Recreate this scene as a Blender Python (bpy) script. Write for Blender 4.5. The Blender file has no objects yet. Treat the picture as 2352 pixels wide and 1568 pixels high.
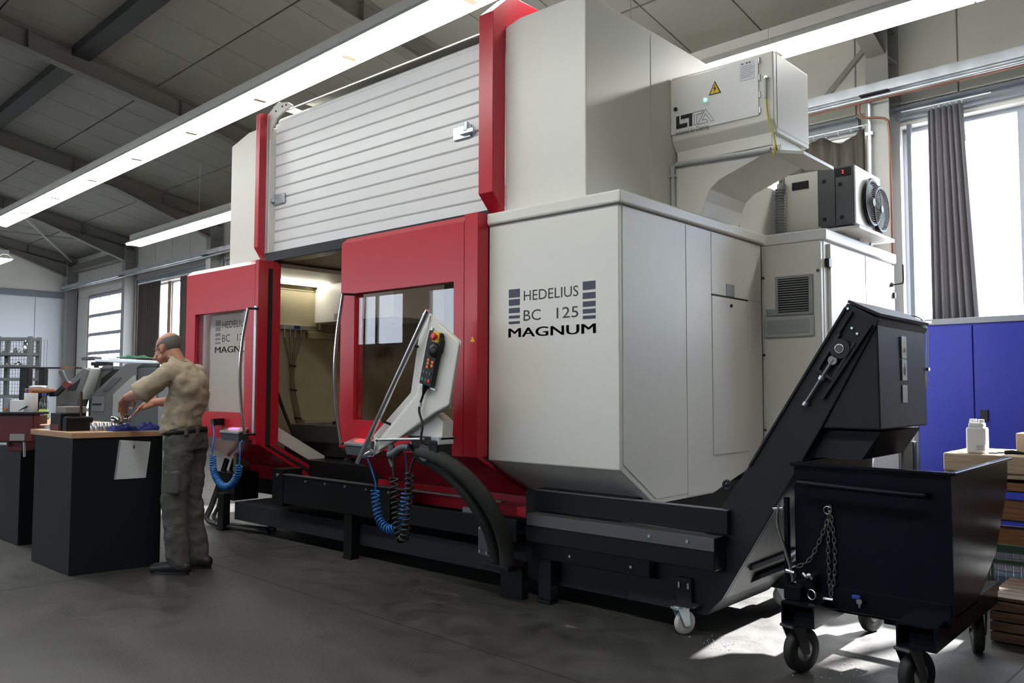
import bpy, bmesh, math, random
from math import sin, cos, pi, radians, sqrt
from mathutils import Vector, Matrix

# ------------------------------------------------------------------ camera, sky, sun, exposure
scene = bpy.context.scene
COL = scene.collection
YAW, PITCH, ROLL = radians(41.8), radians(3.25), radians(0.13)
_f = Vector((-sin(YAW) * cos(PITCH), cos(YAW) * cos(PITCH), sin(PITCH)))
_r0 = Vector((cos(YAW), sin(YAW), 0))
_u0 = _r0.cross(_f)
_r = _r0 * cos(ROLL) + _u0 * sin(ROLL)
_u = _u0 * cos(ROLL) - _r0 * sin(ROLL)
cam_data = bpy.data.cameras.new('camera')
cam = bpy.data.objects.new('camera', cam_data)
COL.objects.link(cam)
M3 = Matrix((_r, _u, -_f)).transposed()
cam.matrix_world = Matrix.Translation((0, 0, 1.3)) @ M3.to_4x4()
cam_data.sensor_width = 36.0
cam_data.lens = 1902.0 / 2352.0 * 36.0
cam_data.clip_end = 400
scene.camera = cam

world = bpy.data.worlds.new('sky')
scene.world = world
world.use_nodes = True
bg = world.node_tree.nodes['Background']
bg.inputs['Color'].default_value = (0.80, 0.90, 1.0, 1)
bg.inputs['Strength'].default_value = 8.5

sun_d = bpy.data.lights.new('sun', 'SUN')
sun_d.energy = 48.0
sun_d.angle = radians(1.2)
sun_d.color = (1.0, 0.97, 0.92)
sun = bpy.data.objects.new('sun', sun_d)
COL.objects.link(sun)
sun_dir = Vector((0.31, 1.0, 0.745)).normalized()          # towards the sun
sun.rotation_euler = sun_dir.to_track_quat('Z', 'Y').to_euler()
sun.location = (0, 20, 12)

scene.view_settings.view_transform = 'Standard'
scene.view_settings.look = 'None'
scene.view_settings.exposure = 0.22
scene.view_settings.gamma = 1.0
scene.view_settings.use_curve_mapping = False
scene.cycles.use_denoising = True
scene.cycles.max_bounces = 10
scene.cycles.diffuse_bounces = 6
scene.cycles.glossy_bounces = 5
scene.cycles.transparent_max_bounces = 12
scene.cycles.sample_clamp_indirect = 8

TH = radians(2.5)                                             # the hall stands 2.5 degrees off the machine
HALL = Matrix(((cos(TH), sin(TH), 0, 0), (-sin(TH), cos(TH), 0, 0), (0, 0, 1, 0), (0, 0, 0, 1)))
HX, HY = Vector((cos(TH), -sin(TH), 0)), Vector((sin(TH), cos(TH), 0))
def H(x, y, z):
    return HALL @ Vector((x, y, z))

def portal(name, x0, x1, y, z0, z1, facing):
    d = bpy.data.lights.new(name, 'AREA')
    d.shape = 'RECTANGLE'
    d.size = x1 - x0
    d.size_y = z1 - z0
    d.cycles.is_portal = True
    o = bpy.data.objects.new(name, d)
    COL.objects.link(o)
    zax = HY * (-facing)                                      # light shines along -Z
    xax = HX.copy()
    yax = zax.cross(xax)
    m = Matrix((xax, yax, zax)).transposed().to_4x4()
    o.matrix_world = Matrix.Translation(H((x0 + x1) / 2, y, (z0 + z1) / 2)) @ m
    return o
portal('daylight_portal', -2.95, 1.6, 9.1, 1.0, 4.0, -1)
portal('daylight_portal', -26.25, -23.3, 9.1, 0.2, 4.0, -1)
portal('daylight_portal', -22.4, -18.0, 9.1, 1.0, 4.0, -1)
portal('daylight_portal', -26.7, -3.6, -9.2, 2.6, 4.2, 1)

# ------------------------------------------------------------------ materials
def new_mat(name):
    m = bpy.data.materials.new(name)
    m.use_nodes = True
    return m, m.node_tree.nodes, m.node_tree.links
def mat(name, col, rough=0.5, metal=0.0, spec=0.5, bump=0.0, bscale=40.0, var=0.0, vscale=3.0, coat=0.0):
    m, N, L = new_mat(name)
    b = N['Principled BSDF']
    b.inputs['Base Color'].default_value = (*col, 1)
    b.inputs['Roughness'].default_value = rough
    b.inputs['Metallic'].default_value = metal
    b.inputs['Specular IOR Level'].default_value = spec
    b.inputs['Coat Weight'].default_value = coat
    tc = N.new('ShaderNodeTexCoord')
    if var:
        n = N.new('ShaderNodeTexNoise')
        n.inputs['Scale'].default_value = vscale
        n.inputs['Detail'].default_value = 4
        L.new(tc.outputs['Object'], n.inputs['Vector'])
        r = N.new('ShaderNodeMapRange')
        r.inputs['From Min'].default_value = 0.3
        r.inputs['From Max'].default_value = 0.7
        r.inputs['To Min'].default_value = 1 - var
        r.inputs['To Max'].default_value = 1 + var
        L.new(n.outputs['Fac'], r.inputs['Value'])
        x = N.new('ShaderNodeMix')
        x.data_type = 'RGBA'
        x.blend_type = 'MULTIPLY'
        x.inputs[0].default_value = 1
        x.inputs[6].default_value = (*col, 1)
        L.new(r.outputs['Result'], x.inputs[7])
        L.new(x.outputs[2], b.inputs['Base Color'])
    if bump:
        n2 = N.new('ShaderNodeTexNoise')
        n2.inputs['Scale'].default_value = bscale
        n2.inputs['Detail'].default_value = 3
        L.new(tc.outputs['Object'], n2.inputs['Vector'])
        bp = N.new('ShaderNodeBump')
        bp.inputs['Strength'].default_value = bump
        bp.inputs['Distance'].default_value = 0.01
        L.new(n2.outputs['Fac'], bp.inputs['Height'])
        L.new(bp.outputs['Normal'], b.inputs['Normal'])
    return m
def emit(name, col, strength):
    m, N, L = new_mat(name)
    b = N['Principled BSDF']
    b.inputs['Base Color'].default_value = (*col, 1)
    b.inputs['Emission Color'].default_value = (*col, 1)
    b.inputs['Emission Strength'].default_value = strength
    return m
def thin_glass(name, tint, refl=0.04, rough=0.0):
    m, N, L = new_mat(name)
    N.remove(N['Principled BSDF'])
    out = N['Material Output']
    t = N.new('ShaderNodeBsdfTransparent')
    t.inputs['Color'].default_value = (*tint, 1)
    g = N.new('ShaderNodeBsdfGlossy')
    g.inputs['Roughness'].default_value = rough
    lw = N.new('ShaderNodeLayerWeight')
    lw.inputs['Blend'].default_value = 0.5
    pw = N.new('ShaderNodeMath'); pw.operation = 'POWER'; pw.inputs[1].default_value = 5.0
    L.new(lw.outputs['Facing'], pw.inputs[0])
    fr = N.new('ShaderNodeMath'); fr.operation = 'MULTIPLY_ADD'
    fr.inputs[1].default_value = 0.9
    fr.inputs[2].default_value = refl
    L.new(pw.outputs[0], fr.inputs[0])
    mx = N.new('ShaderNodeMixShader')
    L.new(fr.outputs[0], mx.inputs['Fac'])
    L.new(t.outputs['BSDF'], mx.inputs[1])
    L.new(g.outputs['BSDF'], mx.inputs[2])
    L.new(mx.outputs['Shader'], out.inputs['Surface'])
    return m

CREAM = mat('cream_enamel', (0.68, 0.67, 0.62), 0.38, bump=0.02, bscale=90)
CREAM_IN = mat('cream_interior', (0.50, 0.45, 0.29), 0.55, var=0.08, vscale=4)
OFFWHITE = mat('white_enamel', (0.74, 0.74, 0.72), 0.35)
SLAT = mat('shutter_white', (0.72, 0.72, 0.72), 0.32)
RED = mat('red_enamel', (0.45, 0.012, 0.027), 0.30)
REDDK = mat('dark_red_paint', (0.11, 0.009, 0.012), 0.4, var=0.2)
BLACK = mat('black_enamel', (0.007, 0.0075, 0.008), 0.36, spec=0.3)
RAIL_M = mat('brushed_dark_steel', (0.16, 0.16, 0.165), 0.34, metal=0.7)
CONV = mat('charcoal_enamel', (0.024, 0.026, 0.031), 0.50, spec=0.15)
BINM = mat('midnight_enamel', (0.0055, 0.0075, 0.0125), 0.22, spec=0.12)
RUBBER = mat('black_rubber', (0.012, 0.012, 0.012), 0.6)
HOSE_M = mat('fabric_hose', (0.022, 0.022, 0.020), 0.75, bump=0.3, bscale=250)
CHROME = mat('polished_steel', (0.62, 0.63, 0.64), 0.16, metal=1)
ALU = mat('aluminium', (0.62, 0.64, 0.66), 0.35, metal=1)
GALV = mat('galvanised', (0.55, 0.58, 0.62), 0.42, metal=0.85, var=0.15, vscale=6)
ZINC = mat('zinc_plate', (0.50, 0.58, 0.62), 0.35, metal=0.8)
GREY = mat('grey_enamel', (0.12, 0.13, 0.128), 0.45)
GREYDK = mat('dark_grey_enamel', (0.075, 0.085, 0.095), 0.45)
GREYLT = mat('light_grey_enamel', (0.42, 0.44, 0.44), 0.45)
GREYVENT = mat('vent_grey', (0.30, 0.32, 0.31), 0.45)
DARK = mat('dark_gap', (0.008, 0.008, 0.009), 0.7)
INK = mat('slate_ink', (0.035, 0.045, 0.07), 0.45)
INKBLK = mat('black_ink', (0.012, 0.014, 0.012), 0.5)
INKGREY = mat('grey_ink', (0.045, 0.045, 0.05), 0.5)
YELLOW = mat('warning_yellow', (0.80, 0.48, 0.01), 0.4)
STICKER = mat('white_sticker', (0.62, 0.64, 0.68), 0.4)
STICKGREY = mat('grey_sticker', (0.30, 0.32, 0.36), 0.4)
ORANGE = mat('orange_key', (0.75, 0.16, 0.03), 0.4)
REDBTN = mat('red_button', (0.6, 0.02, 0.02), 0.3)
GREENKEY = mat('green_key', (0.02, 0.22, 0.10), 0.4)
BLUEHOSE = mat('blue_hose', (0.02, 0.16, 0.50), 0.32)
BLUECAB = mat('blue_enamel', (0.014, 0.022, 0.25), 0.45, spec=0.25)
BENCHBLK = mat('bench_black', (0.009, 0.011, 0.013), 0.34, spec=0.35)
PAPER = mat('paper', (0.62, 0.63, 0.64), 0.6)
COLM = mat('column_paint', (0.29, 0.29, 0.285), 0.55)
RAFT = mat('rafter_paint', (0.16, 0.155, 0.135), 0.55)
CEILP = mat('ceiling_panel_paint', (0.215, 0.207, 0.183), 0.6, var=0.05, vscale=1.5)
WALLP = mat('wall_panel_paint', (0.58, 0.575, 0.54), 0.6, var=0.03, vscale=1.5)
WALLW = mat('end_wall_paint', (0.58, 0.60, 0.64), 0.6)
STEELBL = mat('blue_grey_steel', (0.16, 0.18, 0.21), 0.5)
FRAME = mat('window_frame_paint', (0.35, 0.37, 0.42), 0.5)
CURT = mat('brown_curtain', (0.060, 0.052, 0.042), 0.85, bump=0.1, bscale=300)
CURT2 = mat('mauve_grey_curtain', (0.12, 0.115, 0.13), 0.85, bump=0.1, bscale=300)
COPPER = mat('copper_pipe', (0.17, 0.07, 0.045), 0.4, metal=0.6)
GLASSW = thin_glass('window_glass', (0.97, 0.98, 1.0))
GLASSD = thin_glass('door_glass', (0.90, 0.885, 0.87))
CASTER = mat('grey_polyamide', (0.55, 0.56, 0.56), 0.45)
HOODL = emit('lamp_diffuser', (1.0, 1.0, 0.96), 17.0)
HOODL2 = emit('machine_lamp', (1.0, 0.94, 0.80), 26.0)
FILL_LAMP = emit('added_fill_lamp', (1.0, 0.94, 0.82), 22.0)
SKIN = mat('skin', (0.48, 0.22, 0.15), 0.5, var=0.06, vscale=20)
HAIR = mat('grey_hair', (0.17, 0.155, 0.145), 0.8, bump=0.5, bscale=400)
SHIRT = mat('khaki_cotton', (0.39, 0.325, 0.235), 0.85, bump=0.12, bscale=200)
TROUS = mat('olive_grey_twill', (0.085, 0.083, 0.072), 0.85, bump=0.15, bscale=200)
LEATHER = mat('black_leather', (0.015, 0.014, 0.014), 0.5)
CLOTHB = mat('blue_cloth', (0.012, 0.022, 0.16), 0.85, bump=0.2, bscale=150)
GREENCL = mat('green_cloth', (0.01, 0.09, 0.05), 0.85)
CARDB = mat('cardboard', (0.42, 0.33, 0.24), 0.8, var=0.08, vscale=5)
WHITEPL = mat('white_plastic', (0.78, 0.78, 0.77), 0.4)
BOTTLE = thin_glass('clear_plastic', (0.80, 0.86, 0.86), rough=0.05)
LIME = mat('lime_label', (0.36, 0.55, 0.12), 0.5)
JUICE = mat('yellow_drink', (0.70, 0.42, 0.01), 0.4)
BLUEPL = mat('blue_plastic', (0.03, 0.06, 0.35), 0.4)
ORANGEPL = mat('orange_plastic', (0.65, 0.12, 0.02), 0.4)
GREENM = mat('green_steel', (0.03, 0.07, 0.045), 0.5)
LED = emit('green_lamp', (0.2, 1.0, 0.5), 2.0)
LEDR = emit('red_digits', (1.0, 0.05, 0.05), 1.5)
DISP = emit('pink_display', (0.7, 0.25, 0.6), 0.8)

def wood_mat(name, c1, c2, scale=1.0, rough=0.5, axis=(8, 1, 1)):
    m, N, L = new_mat(name)
    b = N['Principled BSDF']
    b.inputs['Roughness'].default_value = rough
    tc = N.new('ShaderNodeTexCoord')
    mp = N.new('ShaderNodeMapping')
    mp.inputs['Scale'].default_value = axis
    n = N.new('ShaderNodeTexNoise')
    n.inputs['Scale'].default_value = 6 * scale
    n.inputs['Detail'].default_value = 6
    r = N.new('ShaderNodeValToRGB')
    r.color_ramp.elements[0].position = 0.35
    r.color_ramp.elements[1].position = 0.65
    r.color_ramp.elements[0].color = (*c1, 1)
    r.color_ramp.elements[1].color = (*c2, 1)
    L.new(tc.outputs['Object'], mp.inputs['Vector'])
    L.new(mp.outputs['Vector'], n.inputs['Vector'])
    L.new(n.outputs['Fac'], r.inputs['Fac'])
    L.new(r.outputs['Color'], b.inputs['Base Color'])
    return m
BEECH = wood_mat('beech_top', (0.42, 0.23, 0.12), (0.52, 0.31, 0.18), axis=(1, 1, 12))
PINE = wood_mat('pine', (0.40, 0.29, 0.19), (0.52, 0.41, 0.29), axis=(1, 12, 12))
TEAK = wood_mat('brown_wood', (0.16, 0.07, 0.03), (0.30, 0.13, 0.05), axis=(1, 6, 20))
PALLET = wood_mat('pallet_wood', (0.10, 0.05, 0.03), (0.20, 0.11, 0.07), axis=(1, 10, 10))

def floor_mat():
    m, N, L = new_mat('concrete_floor')
    b = N['Principled BSDF']
    tc = N.new('ShaderNodeTexCoord')
    def noise(s, d=5, dist=0.0):
        n = N.new('ShaderNodeTexNoise')
        n.inputs['Scale'].default_value = s
        n.inputs['Detail'].default_value = d
        n.inputs['Distortion'].default_value = dist
        L.new(tc.outputs['Object'], n.inputs['Vector'])
        return n
    a, c, d = noise(0.9, 6, 0.6), noise(7, 6, 0.4), noise(60, 4)
    r = N.new('ShaderNodeValToRGB')
    r.color_ramp.elements[0].position = 0.38
    r.color_ramp.elements[0].color = (0.020, 0.0195, 0.0175, 1)
    r.color_ramp.elements[1].position = 0.64
    r.color_ramp.elements[1].color = (0.060, 0.058, 0.053, 1)
    ad = N.new('ShaderNodeMath'); ad.operation = 'MULTIPLY_ADD'
    ad.inputs[1].default_value = 0.45
    L.new(c.outputs['Fac'], ad.inputs[0])
    sc = N.new('ShaderNodeMath'); sc.operation = 'MULTIPLY'; sc.inputs[1].default_value = 0.45
    L.new(a.outputs['Fac'], sc.inputs[0])
    L.new(sc.outputs[0], ad.inputs[2])
    ad2 = N.new('ShaderNodeMath'); ad2.operation = 'MULTIPLY_ADD'; ad2.inputs[1].default_value = 0.12
    L.new(d.outputs['Fac'], ad2.inputs[0])
    L.new(ad.outputs[0], ad2.inputs[2])
    L.new(ad2.outputs[0], r.inputs['Fac'])
    L.new(r.outputs['Color'], b.inputs['Base Color'])
    rr = N.new('ShaderNodeMapRange')
    rr.inputs['To Min'].default_value = 0.42
    rr.inputs['To Max'].default_value = 0.75
    L.new(c.outputs['Fac'], rr.inputs['Value'])
    L.new(rr.outputs['Result'], b.inputs['Roughness'])
    bp = N.new('ShaderNodeBump')
    bp.inputs['Strength'].default_value = 0.15
    bp.inputs['Distance'].default_value = 0.01
    L.new(d.outputs['Fac'], bp.inputs['Height'])
    L.new(bp.outputs['Normal'], b.inputs['Normal'])
    return m
FLOORM = floor_mat()

# ------------------------------------------------------------------ builders
class MB:
    def __init__(s, M=None):
        s.v, s.f, s.s, s.M = [], [], [], M
    def add(s, verts, faces, smooth=False):
        o = len(s.v)
        for p in verts:
            p = Vector(p)
            s.v.append(s.M @ p if s.M else p)
        for fc in faces:
            s.f.append([i + o for i in fc])
            s.s.append(smooth)
        return s
    def box(s, x0, x1, y0, y1, z0, z1):
        v = [(x, y, z) for z in (z0, z1) for y in (y0, y1) for x in (x0, x1)]
        return s.add(v, [(0, 2, 3, 1), (4, 5, 7, 6), (0, 1, 5, 4), (2, 6, 7, 3), (0, 4, 6, 2), (1, 3, 7, 5)])
    def obox(s, c, ax, ay, az):
        c, ax, ay, az = Vector(c), Vector(ax), Vector(ay), Vector(az)
        v = [c + ax * i + ay * j + az * k for k in (-1, 1) for j in (-1, 1) for i in (-1, 1)]
        return s.add(v, [(0, 2, 3, 1), (4, 5, 7, 6), (0, 1, 5, 4), (2, 6, 7, 3), (0, 4, 6, 2), (1, 3, 7, 5)])
    def bar(s, p, q, w, h, up=(0, 0, 1)):
        p, q, up = Vector(p), Vector(q), Vector(up)
        d = (q - p)
        n = d.normalized()
        sd = n.cross(up)
        if sd.length < 1e-4:
            sd = n.cross(Vector((1, 0, 0)))
        sd.normalize()
        u2 = sd.cross(n)
        return s.obox((p + q) / 2, d / 2, sd * w / 2, u2 * h / 2)
    def prism(s, pts, off):
        off = Vector(off)
        n = len(pts)
        a = [Vector(p) for p in pts]
        v = a + [p + off for p in a]
        fs = [tuple(range(n - 1, -1, -1)), tuple(range(n, 2 * n))]
        fs += [(i, (i + 1) % n, n + (i + 1) % n, n + i) for i in range(n)]
        return s.add(v, fs)
    def xprism(s, yz, x0, x1):
        return s.prism([(x0, y, z) for y, z in yz], (x1 - x0, 0, 0))
    def yprism(s, xz, y0, y1):
        return s.prism([(x, y0, z) for x, z in xz], (0, y1 - y0, 0))
    def zprism(s, xy, z0, z1):
        return s.prism([(x, y, z0) for x, y in xy], (0, 0, z1 - z0))
    def tube(s, path, r, n=10, closed=False, caps=True):
        P = [Vector(p) for p in path]
        m = len(P)
        R = r if isinstance(r, (list, tuple)) else [r] * m
        T = []
        for i in range(m):
            a = P[i - 1] if (i or closed) else P[0]
            b = P[(i + 1) % m] if (i < m - 1 or closed) else P[-1]
            T.append((b - a).normalized() if (b - a).length > 1e-9 else Vector((0, 0, 1)))
        ref = Vector((0, 0, 1)) if abs(T[0].z) < 0.9 else Vector((1, 0, 0))
        nv = (ref - T[0] * ref.dot(T[0])).normalized()
        v, fs = [], []
        for i in range(m):
            nv = nv - T[i] * nv.dot(T[i])
            if nv.length < 1e-6:
                nv = T[i].orthogonal()
            nv.normalize()
            bv = T[i].cross(nv)
            for k in range(n):
                t = 2 * pi * k / n
                v.append(P[i] + (nv * cos(t) + bv * sin(t)) * R[i])
        for i in range(m if closed else m - 1):
            for k in range(n):
                a = i * n + k
                b = i * n + (k + 1) % n
                c = ((i + 1) % m) * n
                fs.append((a, b, c + (k + 1) % n, c + k))
        s.add(v, fs, True)
        if caps and not closed:
            s.add(v[:n], [tuple(range(n - 1, -1, -1))])
            s.add(v[-n:], [tuple(range(n))])
        return s
    def cyl(s, p, q, r, n=16, r2=None):
        return s.tube([p, q], [r, r if r2 is None else r2], n)
    def lathe(s, prof, o, ax=(0, 0, 1), n=24):
        o, ax = Vector(o), Vector(ax).normalized()
        e1 = ax.orthogonal().normalized()
        e2 = ax.cross(e1)
        v, fs = [], []
        for r, h in prof:
            for k in range(n):
                t = 2 * pi * k / n
                v.append(o + ax * h + (e1 * cos(t) + e2 * sin(t)) * max(r, 1e-4))
        for i in range(len(prof) - 1):
            for k in range(n):
                fs.append((i * n + k, i * n + (k + 1) % n, (i + 1) * n + (k + 1) % n, (i + 1) * n + k))
        s.add(v, fs, True)
        s.add(v[:n], [tuple(range(n - 1, -1, -1))])
        s.add(v[-n:], [tuple(range(n))])
        return s
    def ring(s, c, ax, R, r, n=24, k=8):
        c, ax = Vector(c), Vector(ax).normalized()
        e1 = ax.orthogonal().normalized()
        e2 = ax.cross(e1)
        return s.tube([c + (e1 * cos(2 * pi * i / n) + e2 * sin(2 * pi * i / n)) * R for i in range(n)], r, k, closed=True)
    def ball(s, c, r, n=12, sc=(1, 1, 1)):
        c = Vector(c)
        v, fs = [], []
        m = n // 2 + 1
        for i in range(m + 1):
            ph = pi * i / m
            for k in range(n):
                t = 2 * pi * k / n
                v.append(c + Vector((sin(ph) * cos(t) * r * sc[0], sin(ph) * sin(t) * r * sc[1], cos(ph) * r * sc[2])))
        for i in range(m):
            for k in range(n):
                fs.append((i * n + k, (i + 1) * n + k, (i + 1) * n + (k + 1) % n, i * n + (k + 1) % n))
        return s.add(v, fs, True)
    def mesh(s, name, m):
        me = bpy.data.meshes.new(name)
        me.from_pydata([tuple(p) for p in s.v], [], s.f)
        me.polygons.foreach_set('use_smooth', s.s)
        if isinstance(m, (list, tuple)):
            for k in m:
                me.materials.append(k)
        elif m:
            me.materials.append(m)
        b = bmesh.new()
        b.from_mesh(me)
        bmesh.ops.recalc_face_normals(b, faces=b.faces)
        b.to_mesh(me)
        b.free()
        return me
    def build(s, name, m, parent=None, bevel=0.0, seg=2, label=None, stuff=False):
        o = bpy.data.objects.new(name, s.mesh(name, m))
        link(o, parent)
        if bevel:
            bv = o.modifiers.new('bevel', 'BEVEL')
            bv.width = bevel
            bv.segments = seg
            bv.limit_method = 'ANGLE'
            bv.angle_limit = radians(25)
        if label:
            o['label'] = label
        if stuff:
            o['kind'] = 'stuff'
        return o

def link(o, parent=None):
    COL.objects.link(o)
    if parent is not None:
        o.parent = parent
        p = parent
        while p.parent is not None:
            p = p.parent
        if p is parent:
            o.matrix_parent_inverse = Matrix.Translation(-p.location)
def thing(name, label, cat, loc, group=None):
    o = bpy.data.objects.new(name, None)
    o.empty_display_size = 0.2
    COL.objects.link(o)
    o.location = loc
    o['label'] = label
    o['category'] = cat
    if group:
        o['group'] = group
    return o
def tag(o, label, cat, group=None):
    o['label'] = label
    o['category'] = cat
    if group:
        o['group'] = group
    return o
def struct(o):
    o['kind'] = 'structure'
    return o
def copy_tree(root, loc, label, group=None):
    r = root.copy()
    COL.objects.link(r)
    r.location = loc
    r['label'] = label
    if group:
        r['group'] = group
    for ch in root.children:
        c = ch.copy()
        COL.objects.link(c)
        inv = ch.matrix_parent_inverse.copy()
        c.parent = r
        c.matrix_parent_inverse = inv
        for g in ch.children:
            d = g.copy()
            COL.objects.link(d)
            inv = g.matrix_parent_inverse.copy()
            d.parent = c
            d.matrix_parent_inverse = inv
    return r
def text(body, parent, name, o, xd, up, w, h, m, bold=0.0, keep=False, label=None, heavy=0.0):
    cu = bpy.data.curves.new(name, 'FONT')
    cu.body = body
    cu.size = 1.0
    cu.offset = bold
    cu.resolution_u = 3
    to = bpy.data.objects.new('text', cu)
    COL.objects.link(to)
    dg = bpy.context.evaluated_depsgraph_get()
    me = bpy.data.meshes.new_from_object(to.evaluated_get(dg))
    bpy.data.objects.remove(to)
    bpy.data.curves.remove(cu)
    xs = [v.co.x for v in me.vertices]
    ys = [v.co.y for v in me.vertices]
    x0, x1, y0, y1 = min(xs), max(xs), min(ys), max(ys)
    if keep:
        y0, y1 = 0.0, 0.69
    o, xd, up = Vector(o), Vector(xd).normalized(), Vector(up).normalized()
    for v in me.vertices:
        v.co = o + xd * ((v.co.x - x0) / (x1 - x0) * w) + up * ((v.co.y - y0) / (y1 - y0) * h)
    if heavy:
        vs_ = [v.co.copy() for v in me.vertices]
        ps_ = [tuple(p.vertices) for p in me.polygons]
        me = bpy.data.meshes.new(name)
        allv, allf = [], []
        for sx in (-heavy, 0.0, heavy):
            k0 = len(allv)
            allv += [tuple(c + xd * sx) for c in vs_]
            allf += [tuple(q + k0 for q in p) for p in ps_]
        me.from_pydata(allv, [], allf)
    me.name = name
    me.materials.clear()
    me.materials.append(m)
    ob = bpy.data.objects.new(name, me)
    link(ob, parent)
    if label:
        ob['label'] = label
    return ob
def spline(pts, n=8):
    P = [Vector(p) for p in pts]
    out = []
    for i in range(len(P) - 1):
        p0 = P[i - 1] if i else P[0] * 2 - P[1]
        p1, p2 = P[i], P[i + 1]
        p3 = P[i + 2] if i + 2 < len(P) else P[-1] * 2 - P[-2]
        for k in range(n):
            t = k / n
            out.append(0.5 * ((2 * p1) + (p2 - p0) * t + (2 * p0 - 5 * p1 + 4 * p2 - p3) * t * t + (3 * p1 - p0 - 3 * p2 + p3) * t ** 3))
    out.append(P[-1])
    return out
def helix(path, turns, R, steps=12):
    P = spline(path, 24)
    L = [0.0]
    for a, b in zip(P, P[1:]):
        L.append(L[-1] + (b - a).length)
    tot = L[-1]
    out = []
    N = int(turns * steps)
    j = 0
    nv = None
    for i in range(N + 1):
        s = tot * i / N
        while j < len(L) - 2 and L[j + 1] < s:
            j += 1
        t = (s - L[j]) / max(L[j + 1] - L[j], 1e-9)
        p = P[j].lerp(P[j + 1], t)
        T = (P[j + 1] - P[j]).normalized()
        if nv is None:
            nv = T.orthogonal().normalized()
        nv = (nv - T * nv.dot(T)).normalized()
        bv = T.cross(nv)
        a = 2 * pi * turns * i / N
        out.append(p + (nv * cos(a) + bv * sin(a)) * R)
    return out

# ------------------------------------------------------------------ the hall
YW, YS, XE, XR = 8.8, -9.1, -27.45, 7.5
def ceil_z(y):
    return 5.25 + 0.205 * (YW - y) if y > -0.15 else 5.25 + 0.205 * (y - YS)
fl = struct(MB(HALL).box(XE - 1, XR + 1, YS - 1, YW + 1, -0.15, 0.0).build('floor', FLOORM))
jm = MB(HALL)
for y in (2.9, -2.6):
    jm.box(XE, XR, y - 0.004, y + 0.004, -0.004, 0.0008)
for x in (-1.05, -6.1, -11.2, -16.3):
    jm.box(x - 0.004, x + 0.004, YS, YW, -0.004, 0.0008)
jm.build('floor_joint', DARK, fl)

# walls: boxes around the openings
BAYS = [(-27.15, -22.9), (-22.4, -18.1), (-7.7, -3.4), (-3.02, 1.55)]
Z0, Z1 = 1.0, 4.0
wb = MB(HALL)
wb.box(XE, XR, YW, YW + 0.25, Z1, 5.6)
edges = [XE] + [e for b in BAYS for e in b] + [XR]
for i in range(0, len(edges), 2):
    wb.box(edges[i], edges[i + 1], YW, YW + 0.25, 0, Z1)
for a, b in BAYS[1:]:
    wb.box(a, b, YW, YW + 0.25, 0, Z0)
wb.box(-27.15, -26.25, YW, YW + 0.25, 0, Z1)
wb.box(-23.28, -22.9, YW, YW + 0.25, 0, Z1)
wall_back = struct(wb.build('wall_back', WALLP))
# cladding panels above the windows, pieces of the wall
x = XE + 0.02
k = 0
while x < 2.0:
    MB(HALL).box(x, min(x + 0.985, 2.0), YW - 0.03, YW, 4.22, 5.2).build('wall_panel', WALLP, wall_back, 0.004, 1)
    x += 1.0
for a, b in ((-27.1, -26.3), (-23.2, -22.9), (-18.05, -17.55), (-3.36, -2.99)):
    MB(HALL).box(a, b, YW - 0.03, YW, 0.02, 3.98).build('wall_panel', WALLP, wall_back, 0.004, 1)
we = struct(MB(HALL).prism([(XE - 0.2, YS, 0), (XE - 0.2, YW, 0), (XE - 0.2, YW, 5.25), (XE - 0.2, -0.15, 7.1), (XE - 0.2, YS, 5.25)], (0.2, 0, 0)).build('wall_left', WALLW))
y = 8.68
while y > 1.0:
    MB(HALL).box(XE, XE + 0.03, y - 0.985, y, 0.02, 4.0).build('wall_panel', WALLW, we, 0.004, 1)
    MB(HALL).box(XE, XE + 0.03, y - 1.985, y, 4.2, 5.2).build('wall_panel', WALLP, we, 0.004, 1) if k % 2 == 0 else None
    k += 1
    y -= 1.0
MB(HALL).box(XE, XE + 0.10, YS, YW, 4.02, 4.17).build('wall_rail', STEELBL, we)
struct(MB(HALL).prism([(XR, YS, 0), (XR, YW, 0), (XR, YW, 5.25), (XR, -0.15, 7.1), (XR, YS, 5.25)], (0.2, 0, 0)).build('wall_right', mat('dark_end_wall', (0.22, 0.22, 0.22), 0.7)))
SW = [(-26.6, -22.9), (-21.9, -18.2), (-17.2, -13.5), (-12.3, -8.6), (-7.4, -3.7)]
wf = MB(HALL)
SZ0, SZ1 = 2.6, 4.15
wf.box(XE, XR, YS - 0.25, YS, SZ1, 5.6).box(XE, XR, YS - 0.25, YS, 0, SZ0)
edges = [XE] + [e for b in SW for e in b] + [XR]
for i in range(0, len(edges), 2):
    wf.box(edges[i], edges[i + 1], YS - 0.25, YS, SZ0, SZ1)
struct(wf.build('wall_front', WALLP))
struct(MB().box(-90, 60, -70, 90, -0.6, -0.5).build('floor_outside', mat('asphalt', (0.25, 0.25, 0.24), 0.9)))

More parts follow.
